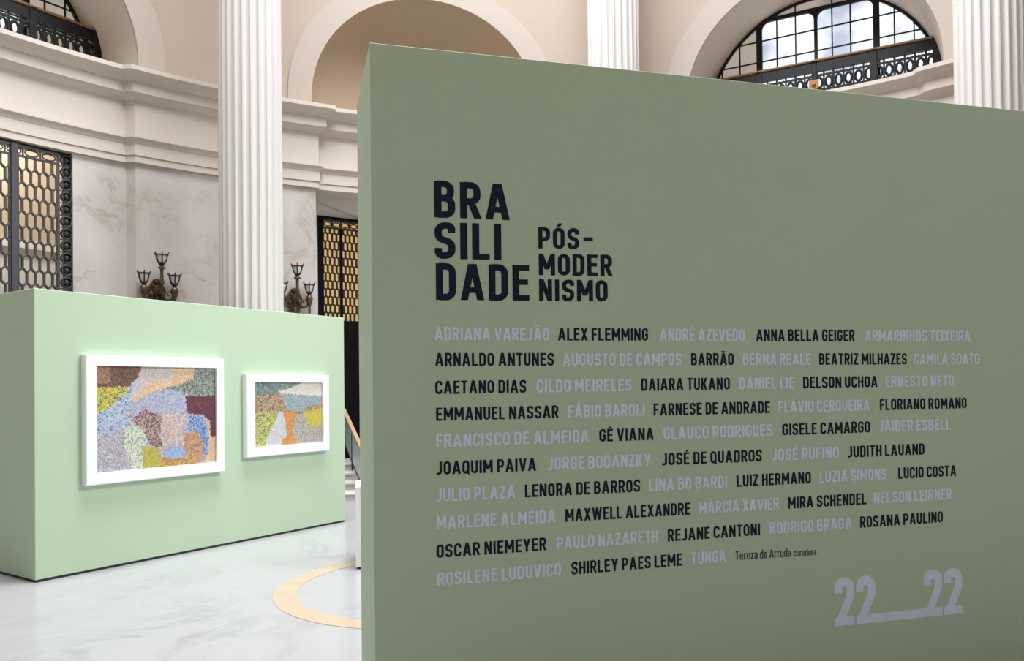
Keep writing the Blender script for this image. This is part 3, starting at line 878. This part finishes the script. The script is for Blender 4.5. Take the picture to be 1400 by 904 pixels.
REG1 = [([(110, 100), (385, 100), (378, 150), (355, 200), (300, 265), (110, 262)], RUST), ([(110, 100), (200, 100), (195, 235), (110, 240)], SALMON),
    ([(110, 262), (300, 260), (290, 310), (200, 380), (110, 440)], YELB), ([(110, 440), (200, 380), (290, 300), (300, 262), (355, 200), (340, 360), (270, 405), (310, 470), (270, 520), (110, 590)], BLUD),
    ([(385, 100), (600, 100), (585, 220), (430, 240), (330, 340), (300, 330), (355, 200)], PALE), ([(590, 100), (728, 100), (715, 215), (600, 250), (430, 300), (340, 365), (326, 335), (420, 235), (570, 215)], ORNG),
    ([(726, 100), (868, 100), (868, 328), (690, 318), (620, 290), (510, 275), (600, 248), (715, 215)], TEAL), ([(510, 275), (620, 290), (662, 330), (668, 432), (500, 440), (400, 405), (270, 405), (330, 365), (430, 300)], LILA),
    ([(660, 318), (868, 322), (868, 580), (830, 580), (825, 480), (780, 445), (668, 432)], MARO), ([(110, 590), (270, 520), (280, 640), (330, 720), (345, 830), (110, 830)], GREY),
    ([(275, 530), (320, 490), (400, 560), (412, 620), (380, 640), (392, 830), (345, 830), (270, 640)], CREM), ([(310, 470), (400, 405), (500, 440), (490, 560), (520, 640), (470, 650), (420, 620), (390, 530)], DKPK),
    ([(500, 440), (660, 430), (680, 490), (640, 550), (650, 640), (560, 650), (510, 660), (490, 560)], PNK), ([(680, 440), (770, 450), (820, 560), (805, 700), (770, 700), (780, 600), (740, 540), (680, 540)], BLUE),
    ([(650, 560), (740, 545), (780, 620), (770, 740), (690, 755), (650, 660)], ORBR), ([(380, 640), (470, 640), (500, 700), (490, 830), (390, 830)], OLIV), ([(490, 712), (690, 715), (745, 760), (745, 830), (490, 830)], GOLD),
    ([(510, 700), (580, 640), (660, 660), (620, 712), (530, 715)], LBLU), ([(800, 470), (828, 480), (832, 582), (868, 590), (868, 780), (770, 780), (805, 700), (822, 580)], PEAC)]
A2 = ((135, 185), (712, 195), (712, 690), (135, 742))
TEL2 = [(124, 146, 140), (100, 124, 120), (150, 168, 158), (80, 92, 88), (136, 160, 156), (104, 132, 136)]
CRM2 = [(216, 208, 196), (208, 200, 190), (222, 214, 202)]
BRN2 = [(160, 128, 96), (140, 108, 80), (184, 152, 116), (196, 172, 146), (120, 92, 72), (172, 142, 114)]
BLU2 = [(140, 160, 170), (96, 150, 176), (168, 172, 170), (160, 150, 136), (110, 160, 180), (186, 178, 164)]
YGR2 = [(196, 190, 70), (206, 196, 90), (120, 140, 90), (176, 176, 80), (84, 120, 110), (214, 204, 110)]
LGR2 = [(196, 194, 198), (186, 184, 190), (204, 202, 206)]
ORA2 = [(212, 140, 66), (204, 130, 58), (218, 148, 76)]
MUS2 = [(196, 182, 66), (190, 174, 60), (202, 190, 76)]
SPK2 = [(176, 168, 158), (160, 152, 144), (190, 184, 176), (140, 132, 122), (170, 164, 156)]
REG2 = [([(135, 150), (528, 150), (525, 200), (440, 235), (345, 258), (340, 290), (135, 312)], TEL2), ([(525, 150), (712, 150), (712, 312), (560, 300), (350, 287), (345, 258), (440, 235), (525, 200)], CRM2),
    ([(135, 312), (340, 270), (372, 330), (400, 410), (350, 440), (135, 440)], BRN2), ([(350, 285), (560, 300), (712, 310), (712, 372), (580, 385), (540, 440), (400, 420), (370, 330)], BLU2),
    ([(400, 418), (540, 440), (580, 385), (712, 365), (712, 402), (540, 448), (480, 462), (350, 447)], BRN2), ([(135, 440), (320, 440), (315, 500), (240, 660), (215, 790), (135, 790)], YGR2),
    ([(340, 442), (375, 450), (405, 660), (360, 790), (210, 790), (240, 660), (315, 500)], LGR2), ([(372, 450), (482, 450), (450, 600), (455, 650), (485, 670), (480, 790), (360, 790), (360, 680), (410, 650), (405, 590)], ORA2),
    ([(540, 445), (712, 400), (712, 550), (640, 575), (580, 540)], MUS2)]

def framed_picture(label, x0, x1, z0, z1, ax0, ax1, az0, az1, nx, ny, bg, regs, quad, seed):
    D = 0.075
    cx_, cz_ = (x0 + x1) / 2, (z0 + z1) / 2
    c, s = cos(LP_ROT), sin(LP_ROT)
    root = thing('framed_picture', label, 'picture', (LP_POS[0] + c * cx_, LP_POS[1] + s * cx_, z0), LP_ROT, 'framed mosaic pictures on the partition')
    X0, X1, A0, A1_ = x0 - cx_, x1 - cx_, ax0 - cx_, ax1 - cx_
    Z0, Z1, B0, B1 = 0, z1 - z0, az0 - z0, az1 - z0
    b = MB(); e = 0.008
    o0 = [(X0, Z0), (X1, Z0), (X1, Z1), (X0, Z1)]
    o1 = [(X0 + e, Z0 + e), (X1 - e, Z0 + e), (X1 - e, Z1 - e), (X0 + e, Z1 - e)]
    i0 = [(A0, B0), (A1_, B0), (A1_, B1), (A0, B1)]
    layers = [(o0, -0.001), (o0, -D + e), (o1, -D), (i0, -D), (i0, -D + 0.03)]
    vs_ = [(x, y, z) for L_, y in layers for x, z in L_]
    fs = []
    for k in range(len(layers) - 1):
        for i in range(4):
            j = (i + 1) % 4
            fs.append((k * 4 + i, (k + 1) * 4 + i, (k + 1) * 4 + j, k * 4 + j))
    fs.append((0, 1, 2, 3))
    b.add(vs_, fs); b.build('frame', M_WHITE, root)
    mosaic('artwork', root, A0, A1_, B0, B1, -D + 0.028, nx, ny, bg, [(norm(P, *quad), pl) for P, pl in regs], seed, M_TILE)
    b = MB(); b.box(A0, A1_, -D + 0.030, -0.01, B0, B1); b.build('backing', M_WHITE, root)
framed_picture('larger white-framed mosaic picture, left one on the pale green partition', 0.397, 1.832, 0.786, 1.960, 0.497, 1.742, 0.892, 1.864, 116, 90, GREY, REG1, A1, 5)
framed_picture('smaller white-framed mosaic picture with orange vase, right one on the partition', 2.112, 3.290, 0.905, 1.805, 2.218, 3.196, 1.012, 1.718, 92, 68, SPK2, REG2, A2, 9)

# ------------------------------------------------------------------ fluted columns
def column_parts(root):
    n, R = 24, 0.415
    prof = []
    for k in range(n):
        a0 = 2 * pi * k / n
        for t, d in ((0.0, 0), (0.16, 0), (0.26, 0.020), (0.40, 0.034), (0.58, 0.038), (0.76, 0.034), (0.90, 0.020)):
            prof.append((a0 + 2 * pi / n * t, R - d))
    b = MB(); m = len(prof)
    zs = (0.62, 1.0, 4.0, 8.0, 10.9)
    sc_ = (1.02, 1.0, 1.0, 0.985, 0.96)
    vs_ = [(r * k_ * cos(a), r * k_ * sin(a), z) for z, k_ in zip(zs, sc_) for a, r in prof]
    fs = []
    for i in range(len(zs) - 1):
        for k in range(m):
            j = (k + 1) % m
            fs.append((i * m + k, i * m + j, (i + 1) * m + j, (i + 1) * m + k))
    b.add(vs_, fs); b.build('shaft', M_COLUMN, root)
    b = MB(); b.bevel_box(-0.56, 0.56, -0.56, 0.56, 0, 0.22, 0.01)
    b.lathe([(0.54, 0.22), (0.575, 0.26), (0.575, 0.32), (0.54, 0.37), (0.47, 0.39), (0.455, 0.43), (0.47, 0.46), (0.50, 0.49), (0.50, 0.54), (0.465, 0.58), (0.43, 0.60), (0.425, 0.64)], 40)
    b.build('base', M_COLUMN, root)
    b = MB(); b.lathe([(0.40, 10.88), (0.44, 10.95), (0.42, 11.0), (0.43, 11.1), (0.56, 11.32), (0.58, 11.4)], 40)
    b.bevel_box(-0.62, 0.62, -0.62, 0.62, 11.4, 11.55, 0.01); b.box(-0.55, 0.55, -0.55, 0.55, 11.55, 16.0)
    b.build('capital', M_COLUMN, root)
CG = 'fluted columns round the rotunda'
def col_at(ratio, d): return (ratio * d, d, 0)
c1 = thing('fluted_column', 'white fluted column rising behind the pale green partition', 'column', col_at(-0.3310, 10.62), radians(34), CG)
column_parts(c1)
for p, rz, lab in ((col_at(0.1345, 12.60), radians(-8), 'white fluted column rising behind the middle of the title wall, farthest of the columns'),
                   (col_at(0.6165, 10.12), radians(-48), 'white fluted column at the right edge beside the right arched window')):
    c = copy_tree(c1); c.location = p; c.rotation_euler = (0, 0, rz); c['label'] = lab

# ------------------------------------------------------------------ bronze wall lamps on the marble pier
def flared_lantern(parent, c, rt, h):
    g = MB(); g.lathe([(rt * 0.30, 0.02), (rt * 0.52, h * 0.25), (rt * 0.68, h * 0.55), (rt * 0.76, h * 0.80)], 14, c)
    ln = g.build('lantern', M_LAMPGLASS, parent); ln['label'] = 'frosted glass lantern bowl'
    f = MB()
    for k in range(6):
        a = 2 * pi * k / 6 + 0.3
        f.tube([(c[0] + r * cos(a), c[1] + r * sin(a), c[2] + z) for r, z in ((rt * 0.30, 0.0), (rt * 0.58, h * 0.25), (rt * 0.74, h * 0.55), (rt * 0.82, h * 0.84), (rt * 1.05, h))], 0.0085, 6)
    for r, z in ((rt * 0.80, h * 0.80), (rt * 0.33, 0.01)):
        f.tube([(c[0] + r * cos(2 * pi * t / 18), c[1] + r * sin(2 * pi * t / 18), c[2] + z) for t in range(19)], 0.009, 6, caps=False)
    f.lathe([(0.0, -0.025), (rt * 0.22, -0.02), (rt * 0.36, 0.0), (rt * 0.30, 0.015), (0.0, 0.02)], 12, c)
    f.build('cage', M_BRONZE_DK, ln)
def wall_lamp(root):
    # local: x along the wall, -y out from the wall, z up; origin on the wall at the lamp's lower tip
    b = MB()
    outline = [(0.0, 0.0), (0.05, 0.03), (0.09, 0.10), (0.075, 0.16), (0.115, 0.22), (0.125, 0.30), (0.10, 0.36), (0.075, 0.40), (0.05, 0.45), (0.0, 0.47)]
    poly = outline + [(-x, z) for x, z in outline[-2:0:-1]]
    b.prism(poly, -0.045, 0.0)
    # embossed leaves and mask on the plate
    for x, z, r, sx, sz in ((0, 0.30, 0.07, 1.0, 1.3), (0, 0.12, 0.05, 1.0, 1.5), (-0.075, 0.24, 0.038, 1, 1.3), (0.075, 0.24, 0.038, 1, 1.3), (0, 0.42, 0.035, 1.3, 1), (0.05, 0.36, 0.026, 1, 1), (-0.05, 0.36, 0.026, 1, 1), (0, 0.20, 0.035, 1, 1)):
        b.lathe([(0.001, -r * sz), (r * 0.6 * sx, -r * 0.75 * sz), (r * sx, 0), (r * 0.6 * sx, r * 0.75 * sz), (0.001, r * sz)], 10, (x, -0.05, z))
    for sg in (-1, 1):
        pts = []
        for t in range(15):
            a = t / 14 * 2.2 * pi; r = 0.05 * (1 - t / 17)
            pts.append((sg * (0.075 + r * cos(a)), -0.06, 0.15 + r * sin(a)))
        b.tube(pts, 0.010, 6)
    b.build('backplate', M_BRONZE, root)
    # centre stem, standing forward of the plate
    s = MB(); s.tube([(0, -0.04, 0.24), (0, -0.16, 0.25), (0, -0.24, 0.30), (0, -0.26, 0.38)], [0.022, 0.02, 0.02, 0.024], 8)
    s.lathe([(0.0, 0.36), (0.030, 0.36), (0.036, 0.40), (0.024, 0.44), (0.022, 0.54), (0.026, 0.585), (0.055, 0.593), (0.058, 0.605), (0.030, 0.615), (0.022, 0.64), (0.0, 0.64)], 14, (0, -0.26, 0))
    s.build('stem', M_BRONZE, root)
    flared_lantern(root, (0, -0.26, 0.645), 0.105, 0.172)
    for sg in (-1, 1):
        a = MB()
        a.tube([(sg * 0.05, -0.04, 0.22), (sg * 0.12, -0.09, 0.16), (sg * 0.17, -0.13, 0.17), (sg * 0.205, -0.15, 0.24), (sg * 0.21, -0.155, 0.31)], [0.020, 0.018, 0.017, 0.016, 0.018], 8)
        pts = []
        for t in range(13):
            an = t / 12 * 1.8 * pi; r = 0.045 * (1 - t / 16)
            pts.append((sg * (0.145 + r * cos(an)), -0.11, 0.245 + r * sin(an)))
        a.tube(pts, 0.009, 6)
        a.lathe([(0.0, 0.02), (0.012, 0.05), (0.022, 0.10), (0.016, 0.14), (0.030, 0.20), (0.050, 0.26), (0.058, 0.30), (0.046, 0.33), (0.030, 0.35), (0.0, 0.36)], 12, (sg * 0.21, -0.155, 0))
        a.build('arm', M_BRONZE, root)
        flared_lantern(root, (sg * 0.21, -0.155, 0.375), 0.098, 0.175)
def pier_pos(ang, z, R=R_PIER): return pol(ang, R, z)
LG = 'bronze wall lamps on the marble pier'
w1 = thing('wall_lamp', 'bronze three-lantern wall lamp on marble left of the fluted column', 'wall lamp', pier_pos(-41.5, 2.80), radians(41.5), LG)
wall_lamp(w1)
w2 = copy_tree(w1); w2.location = pier_pos(-27.9, 2.80); w2.rotation_euler = (0, 0, radians(27.8))
w2['label'] = 'bronze three-lantern wall lamp between the fluted column and the gold grille'

# ------------------------------------------------------------------ iron grilles
def hex_lattice(b, x0, x1, z0, z1, cw, ph, w, d, lean=0.28):
    """elongated hexagon lattice clipped to a rectangle"""
    def seg(p, q):
        (xa, za), (xb, zb) = p, q
        t0, t1 = 0.0, 1.0
        for a_, d_, lo, hi in ((xa, xb - xa, x0, x1), (za, zb - za, z0, z1)):
            if abs(d_) < 1e-9:
                if a_ < lo - 1e-6 or a_ > hi + 1e-6: return
                continue
            u, v_ = (lo - a_) / d_, (hi - a_) / d_
            if u > v_: u, v_ = v_, u
            t0, t1 = max(t0, u), min(t1, v_)
        if t1 - t0 < 0.02: return
        b.bar((xa + (xb - xa) * t0, 0, za + (zb - za) * t0), (xa + (xb - xa) * t1, 0, za + (zb - za) * t1), w, d)
    st = ph * lean                       # height of the slanting part
    rows = int((z1 - z0) / ph) + 3; colsn = int((x1 - x0) / cw) + 3
    for r in range(-1, rows):
        zb = z0 + r * ph; off = (cw / 2) if r % 2 else 0.0
        for c in range(-1, colsn):
            x = x0 + c * cw + off
            seg((x, zb + st / 2), (x, zb + ph - st / 2))
            seg((x, zb + ph - st / 2), (x + cw / 2, zb + ph + st / 2))
            seg((x, zb + ph - st / 2), (x - cw / 2, zb + ph + st / 2))

# left opening: tall grille of two leaves in an iron frame
GQ = 8.72
gl = thing('iron_grille', 'tall dark grey iron grille with hexagon lattice at the left edge', 'grille', B_LEFT.origin(GQ), B_LEFT.rot)
gz = 4.93
b = MB()
for s in (-1.02, 1.02): b.bevel_box(s - 0.06, s + 0.075, 0.035, 0.085, 0, gz - 0.01, 0.006)
b.bevel_box(-1.09, 1.09, 0.035, 0.085, gz - 0.06, gz, 0.006); b.bevel_box(-1.09, 1.09, 0.035, 0.085, 0, 0.5, 0.01)
b.build('frame', M_STEEL, gl)
for sg in (-1, 1):
    b = MB()                              # ornamented border strip
    for x in (0.87, 1.09): b.bar((sg * x, 0, 0.5), (sg * x, 0, gz - 0.06), 0.024, 0.04)
    k = 26; dz = (gz - 0.6) / k
    for i in range(k):
        zc = 0.55 + dz * (i + 0.5)
        pts = [(sg * 0.98 + 0.080 * cos(2 * pi * t / 10), 0, zc + dz * 0.42 * sin(2 * pi * t / 10)) for t in range(11)]
        b.tube(pts, 0.016, 5, caps=False)
        b.lathe([(0.001, -0.045), (0.036, 0), (0.001, 0.045)], 8, (sg * 0.98, 0, zc))
        b.bar((sg * 0.875, 0, zc - dz / 2), (sg * 1.085, 0, zc - dz / 2), 0.012, 0.03)
    b.build('border', M_STEEL, gl)
b = MB()
for z in (gz - 0.075, gz - 0.20): b.bar((-0.86, 0, z), (0.86, 0, z), 0.024, 0.04)
for i in range(8):
    xc = -0.86 + 1.72 * (i + 0.5) / 8
    pts = [(xc + 0.085 * cos(2 * pi * t / 12), 0, gz - 0.138 + 0.042 * sin(2 * pi * t / 12)) for t in range(13)]
    b.tube(pts, 0.010, 5, caps=False)
    b.bar((xc - 0.1075, 0, gz - 0.2), (xc - 0.1075, 0, gz - 0.075), 0.014, 0.03)
b.build('frieze_band', M_STEEL, gl)
for s in (0.315, -0.315):
    b = MB(); b.bevel_box(s - 0.042, s + 0.042, -0.04, 0.04, 0, gz - 0.05, 0.008); b.build('mullion', M_STEEL, gl)
for x0, x1 in ((0.365, 0.86), (-0.265, 0.265), (-0.86, -0.365)):
    b = MB(); hex_lattice(b, x0, x1, 2.30, gz - 0.21, 0.107, 0.188, 0.017, 0.05)
    hex_lattice(b, x0, x1, 0.5, 2.30, 0.107, 0.188, 0.017, 0.05)
    for x in (x0, x1): b.bar((x, 0, 0.5), (x, 0, gz - 0.2), 0.018, 0.045)
    b.build('lattice', M_STEEL, gl)

# room seen through the left grille
M_BEYOND = mat('tan_wall_beyond', (0.50, 0.42, 0.315, 1), 0.8, noise=0.06, nscale=2)
M_BEYONDW = mat('white_wall_beyond', (0.82, 0.81, 0.79, 1), 0.8, noise=0.04, nscale=2)
def quadbox(bay, s0, s1, q0, q1, z0, z1, b):
    vs_ = [bay.P(s, q, z) for z in (z0, z1) for s, q in ((s0, q0), (s1, q0), (s1, q1), (s0, q1))]
    b.add(vs_, [(0, 1, 2, 3), (7, 6, 5, 4), (4, 5, 1, 0), (5, 6, 2, 1), (6, 7, 3, 2), (7, 4, 0, 3)])
b = MB(); quadbox(B_LEFT, -1.8, 1.8, 10.8, 10.95, 0, 3.98, b); quadbox(B_LEFT, -1.8, 1.8, 10.74, 10.8, 3.88, 4.0, b)
struct(b.build('wall_beyond', M_BEYONDW), 'white lower wall of the room beyond the left grille')
b = MB(); quadbox(B_LEFT, -1.8, 1.8, 10.8, 10.95, 3.98, 6.1, b)
quadbox(B_LEFT, 1.8, 1.95, 9.1, 10.95, 0, 6.1, b); quadbox(B_LEFT, -1.95, -1.8, 9.1, 10.95, 0, 6.1, b)
struct(b.build('wall_beyond', M_BEYOND), 'tan upper wall of the room beyond the left grille')
ll = bpy.data.lights.new('side_room_lamp', 'AREA'); ll.shape = 'RECTANGLE'; ll.size = 2.4; ll.size_y = 0.6; ll.energy = 170; ll.color = (1.0, 0.95, 0.88)
lo = bpy.data.objects.new('side_room_lamp', ll); COL.objects.link(lo); lo.location = B_LEFT.P(0, 9.9, 5.9); lo.rotation_euler = (0, 0, B_LEFT.rot)

# middle opening: oblique back wall with a gold-lit iron grille door
ANG = radians(20); A0 = (-1.87, 8.99)
def obl(s, off=0.0): return (A0[0] + cos(ANG) * s - sin(ANG) * off, A0[1] + sin(ANG) * s + cos(ANG) * off)
def oblP(s, off, z): q = obl(s, off); return B_MID.P(q[0], q[1], z)
def oblbox(b, s0, s1, o0, o1, z0, z1):
    vs_ = [oblP(s, o, z) for z in (z0, z1) for s, o in ((s0, o0), (s1, o0), (s1, o1), (s0, o1))]
    b.add(vs_, [(3, 2, 1, 0), (4, 5, 6, 7), (0, 1, 5, 4), (1, 2, 6, 5), (2, 3, 7, 6), (3, 0, 4, 7)])
PLAT = 0.46
b = MB(); oblbox(b, -0.05, 4.02, 0.06, 0.2, 4.60, 5.5)
quadbox(B_MID, -1.95, -1.85, 8.9, 9.15, 0, 5.0, b)
struct(b.build('wall_passage', M_COLUMN), 'plaster wall above the gold grille door')
b = MB()                                   # shallow arched bead on that wall
pts = []
for k in range(15):
    t = k / 14
    pts.append(oblP(0.02 + 1.3 * t, 0.055, 4.86 - 0.30 * (t ** 0.75)))
b.tube(pts, 0.012, 6)
struct(b.build('trim_6', M_PLASTER), 'thin curved plaster bead above the gold grille door')
b = MB(); oblbox(b, 0.96, 4.02, 0.06, 0.2, 0.0, 4.60)
quadbox(B_MID, 1.88, 1.98, 8.95, 10.8, 0.0, 5.0, b)
struct(b.build('wall_passage', M_STONE), 'grey marble wall beside the gold grille door')
b = MB()
quadbox(B_MID, -1.95, 1.95, 8.7, 11.2, Z_ARC + 0.03, Z_ARC + 0.12, b)
struct(b.build('ceiling', M_PLASTER), 'plaster ceiling of the passage')
plm = bpy.data.lights.new('passage_fill', 'POINT'); plm.energy = 16; plm.shadow_soft_size = 0.25; plm.color = (1.0, 0.93, 0.86)  # added point light without a fixture, lifts the dark soffit
plo = bpy.data.objects.new('passage_fill', plm); COL.objects.link(plo); plo.location = B_MID.P(0.6, 9.1, 3.9)
p0_ = B_MID.P(A0[0], A0[1], PLAT)
gd = thing('grille_door', 'tall black iron door with hexagon grille lit gold, behind the partition', 'door', p0_, B_MID.rot + ANG)
GH = 4.60 - PLAT; GW = 0.95
b = MB()
b.bevel_box(0.0, 0.12, -0.03, 0.04, 0, GH, 0.006); b.bevel_box(GW - 0.20, GW, -0.03, 0.04, 0, GH, 0.006); b.bevel_box(0.0, GW, -0.028, 0.04, GH - 0.05, GH, 0.006)
b.box(0.415, 0.455, -0.025, 0.02, 2.36, GH - 0.2)
b.build('frame', M_BLACK, gd)
b = MB()
for z in (GH - 0.19, GH - 0.065): b.bar((0.12, 0, z), (GW - 0.2, 0, z), 0.03, 0.04)
for i in range(4):
    xc = 0.12 + 0.63 * (i + 0.5) / 4
    pts = [(xc + 0.062 * cos(2 * pi * t / 12), 0, GH - 0.127 + 0.035 * sin(2 * pi * t / 12)) for t in range(13)]
    b.tube(pts, 0.010, 5, caps=False)
    b.bar((xc - 0.079, 0, GH - 0.19), (xc - 0.079, 0, GH - 0.065), 0.03, 0.03)
b.build('frieze_band', M_IRON, gd)
b = MB(); hex_lattice(b, 0.12, GW - 0.20, 2.36, GH - 0.20, 0.079, 0.136, 0.026, 0.035, 0.16); b.build('lattice', M_IRON, gd)
b = MB(); b.box(0.10, GW - 0.15, 0.045, 0.06, 2.33, GH - 0.02); e = b.build('pane', M_GOLDGLOW, gd); e['label'] = 'amber pane glowing in place of the lit wall behind'
b = MB(); b.bevel_box(0.13, GW - 0.18, -0.015, 0.035, 0, 2.37, 0.008); b.bevel_box(0.22, GW - 0.28, -0.025, -0.01, 0.2, 2.1, 0.006)
b.build('door_panel', M_BLACK, gd)

b = MB(); quadbox(B_MID, -1.86, 1.86, 8.84, 10.6, 0.30, PLAT, b)
struct(b.build('floor', M_STONE), 'raised marble floor of the passage')
# ------------------------------------------------------------------ stone steps with a glass railing
st = thing('stone_steps', 'white stone steps with grey risers behind the partition and title wall', 'steps', B_MID.origin(7.13), B_MID.rot)
for k in range(4):
    b = MB(); b.bevel_box(-1.55, 1.6, 0.36 * k, 0.36 * (k + 1) + 0.02 if k < 3 else 1.70, 0.115 * k, 0.115 * (k + 1) - 0.03, 0.003)
    e = b.build('riser', M_STONE, st); e['label'] = 'grey marble riser'
    b = MB(); b.bevel_box(-1.57, 1.62, 0.36 * k - 0.02, 0.36 * (k + 1) + 0.02 if k < 3 else 1.70, 0.115 * (k + 1) - 0.03, 0.115 * (k + 1), 0.006)
    b.build('tread', M_COLUMN, st)
rl = thing('stair_railing', 'pale blue-grey glass railing with wooden handrail on the stone steps', 'railing', B_MID.P(-1.20, 7.28, 0.115), B_MID.rot + radians(8))
b = MB()
def rpt(t, z): return (0, t, z)
sl = 0.33
def slab(b, t0, t1, zlo0, zlo1, zhi0, zhi1, w):
    vs_ = [(x, t, z) for t, zl, zh in ((t0, zlo0, zhi0), (t1, zlo1, zhi1)) for x, z in ((-w, zl), (w, zl), (w, zh), (-w, zh))]
    b.add(vs_, [(0, 1, 2, 3), (7, 6, 5, 4), (4, 5, 1, 0), (5, 6, 2, 1), (6, 7, 3, 2), (7, 4, 0, 3)])
slab(b, 0.0, 1.75, 0.575, 0.575 + sl * 1.75, 0.635, 0.635 + sl * 1.75, 0.03); b.build('handrail', M_OAK, rl)
b = MB(); slab(b, 0.06, 1.70, 0.10, 0.10 + sl * 1.64, 0.60, 0.60 + sl * 1.64, 0.006); b.build('glass_panel', M_RAILGLASS, rl)
for t, zb in ((0.03, 0.0), (0.88, 0.23), (1.72, 0.345)):
    b = MB(); b.bevel_box(-0.016, 0.016, t - 0.018, t + 0.018, zb, 0.58 + sl * t, 0.003); b.build('post', M_STEEL, rl)
b = MB(); slab(b, 0.04, 1.72, 0.075, 0.075 + sl * 1.68, 0.105, 0.105 + sl * 1.68, 0.012); b.build('bottom_rail', M_STEEL, rl)

# ------------------------------------------------------------------ white plinth half hidden behind the title wall
pl_ = thing('plinth', 'white plinth on the marble floor, half hidden behind the title wall', 'plinth', (-1.425, 7.085, 0), 0.18)
b = MB(); b.bevel_box(0, 0.55, 0, 0.55, 0.02, 0.745, 0.004); b.build('body', M_WHITE, pl_)
b = MB(); b.box(0.015, 0.535, 0.015, 0.535, 0, 0.02); b.build('base', M_GAP, pl_)
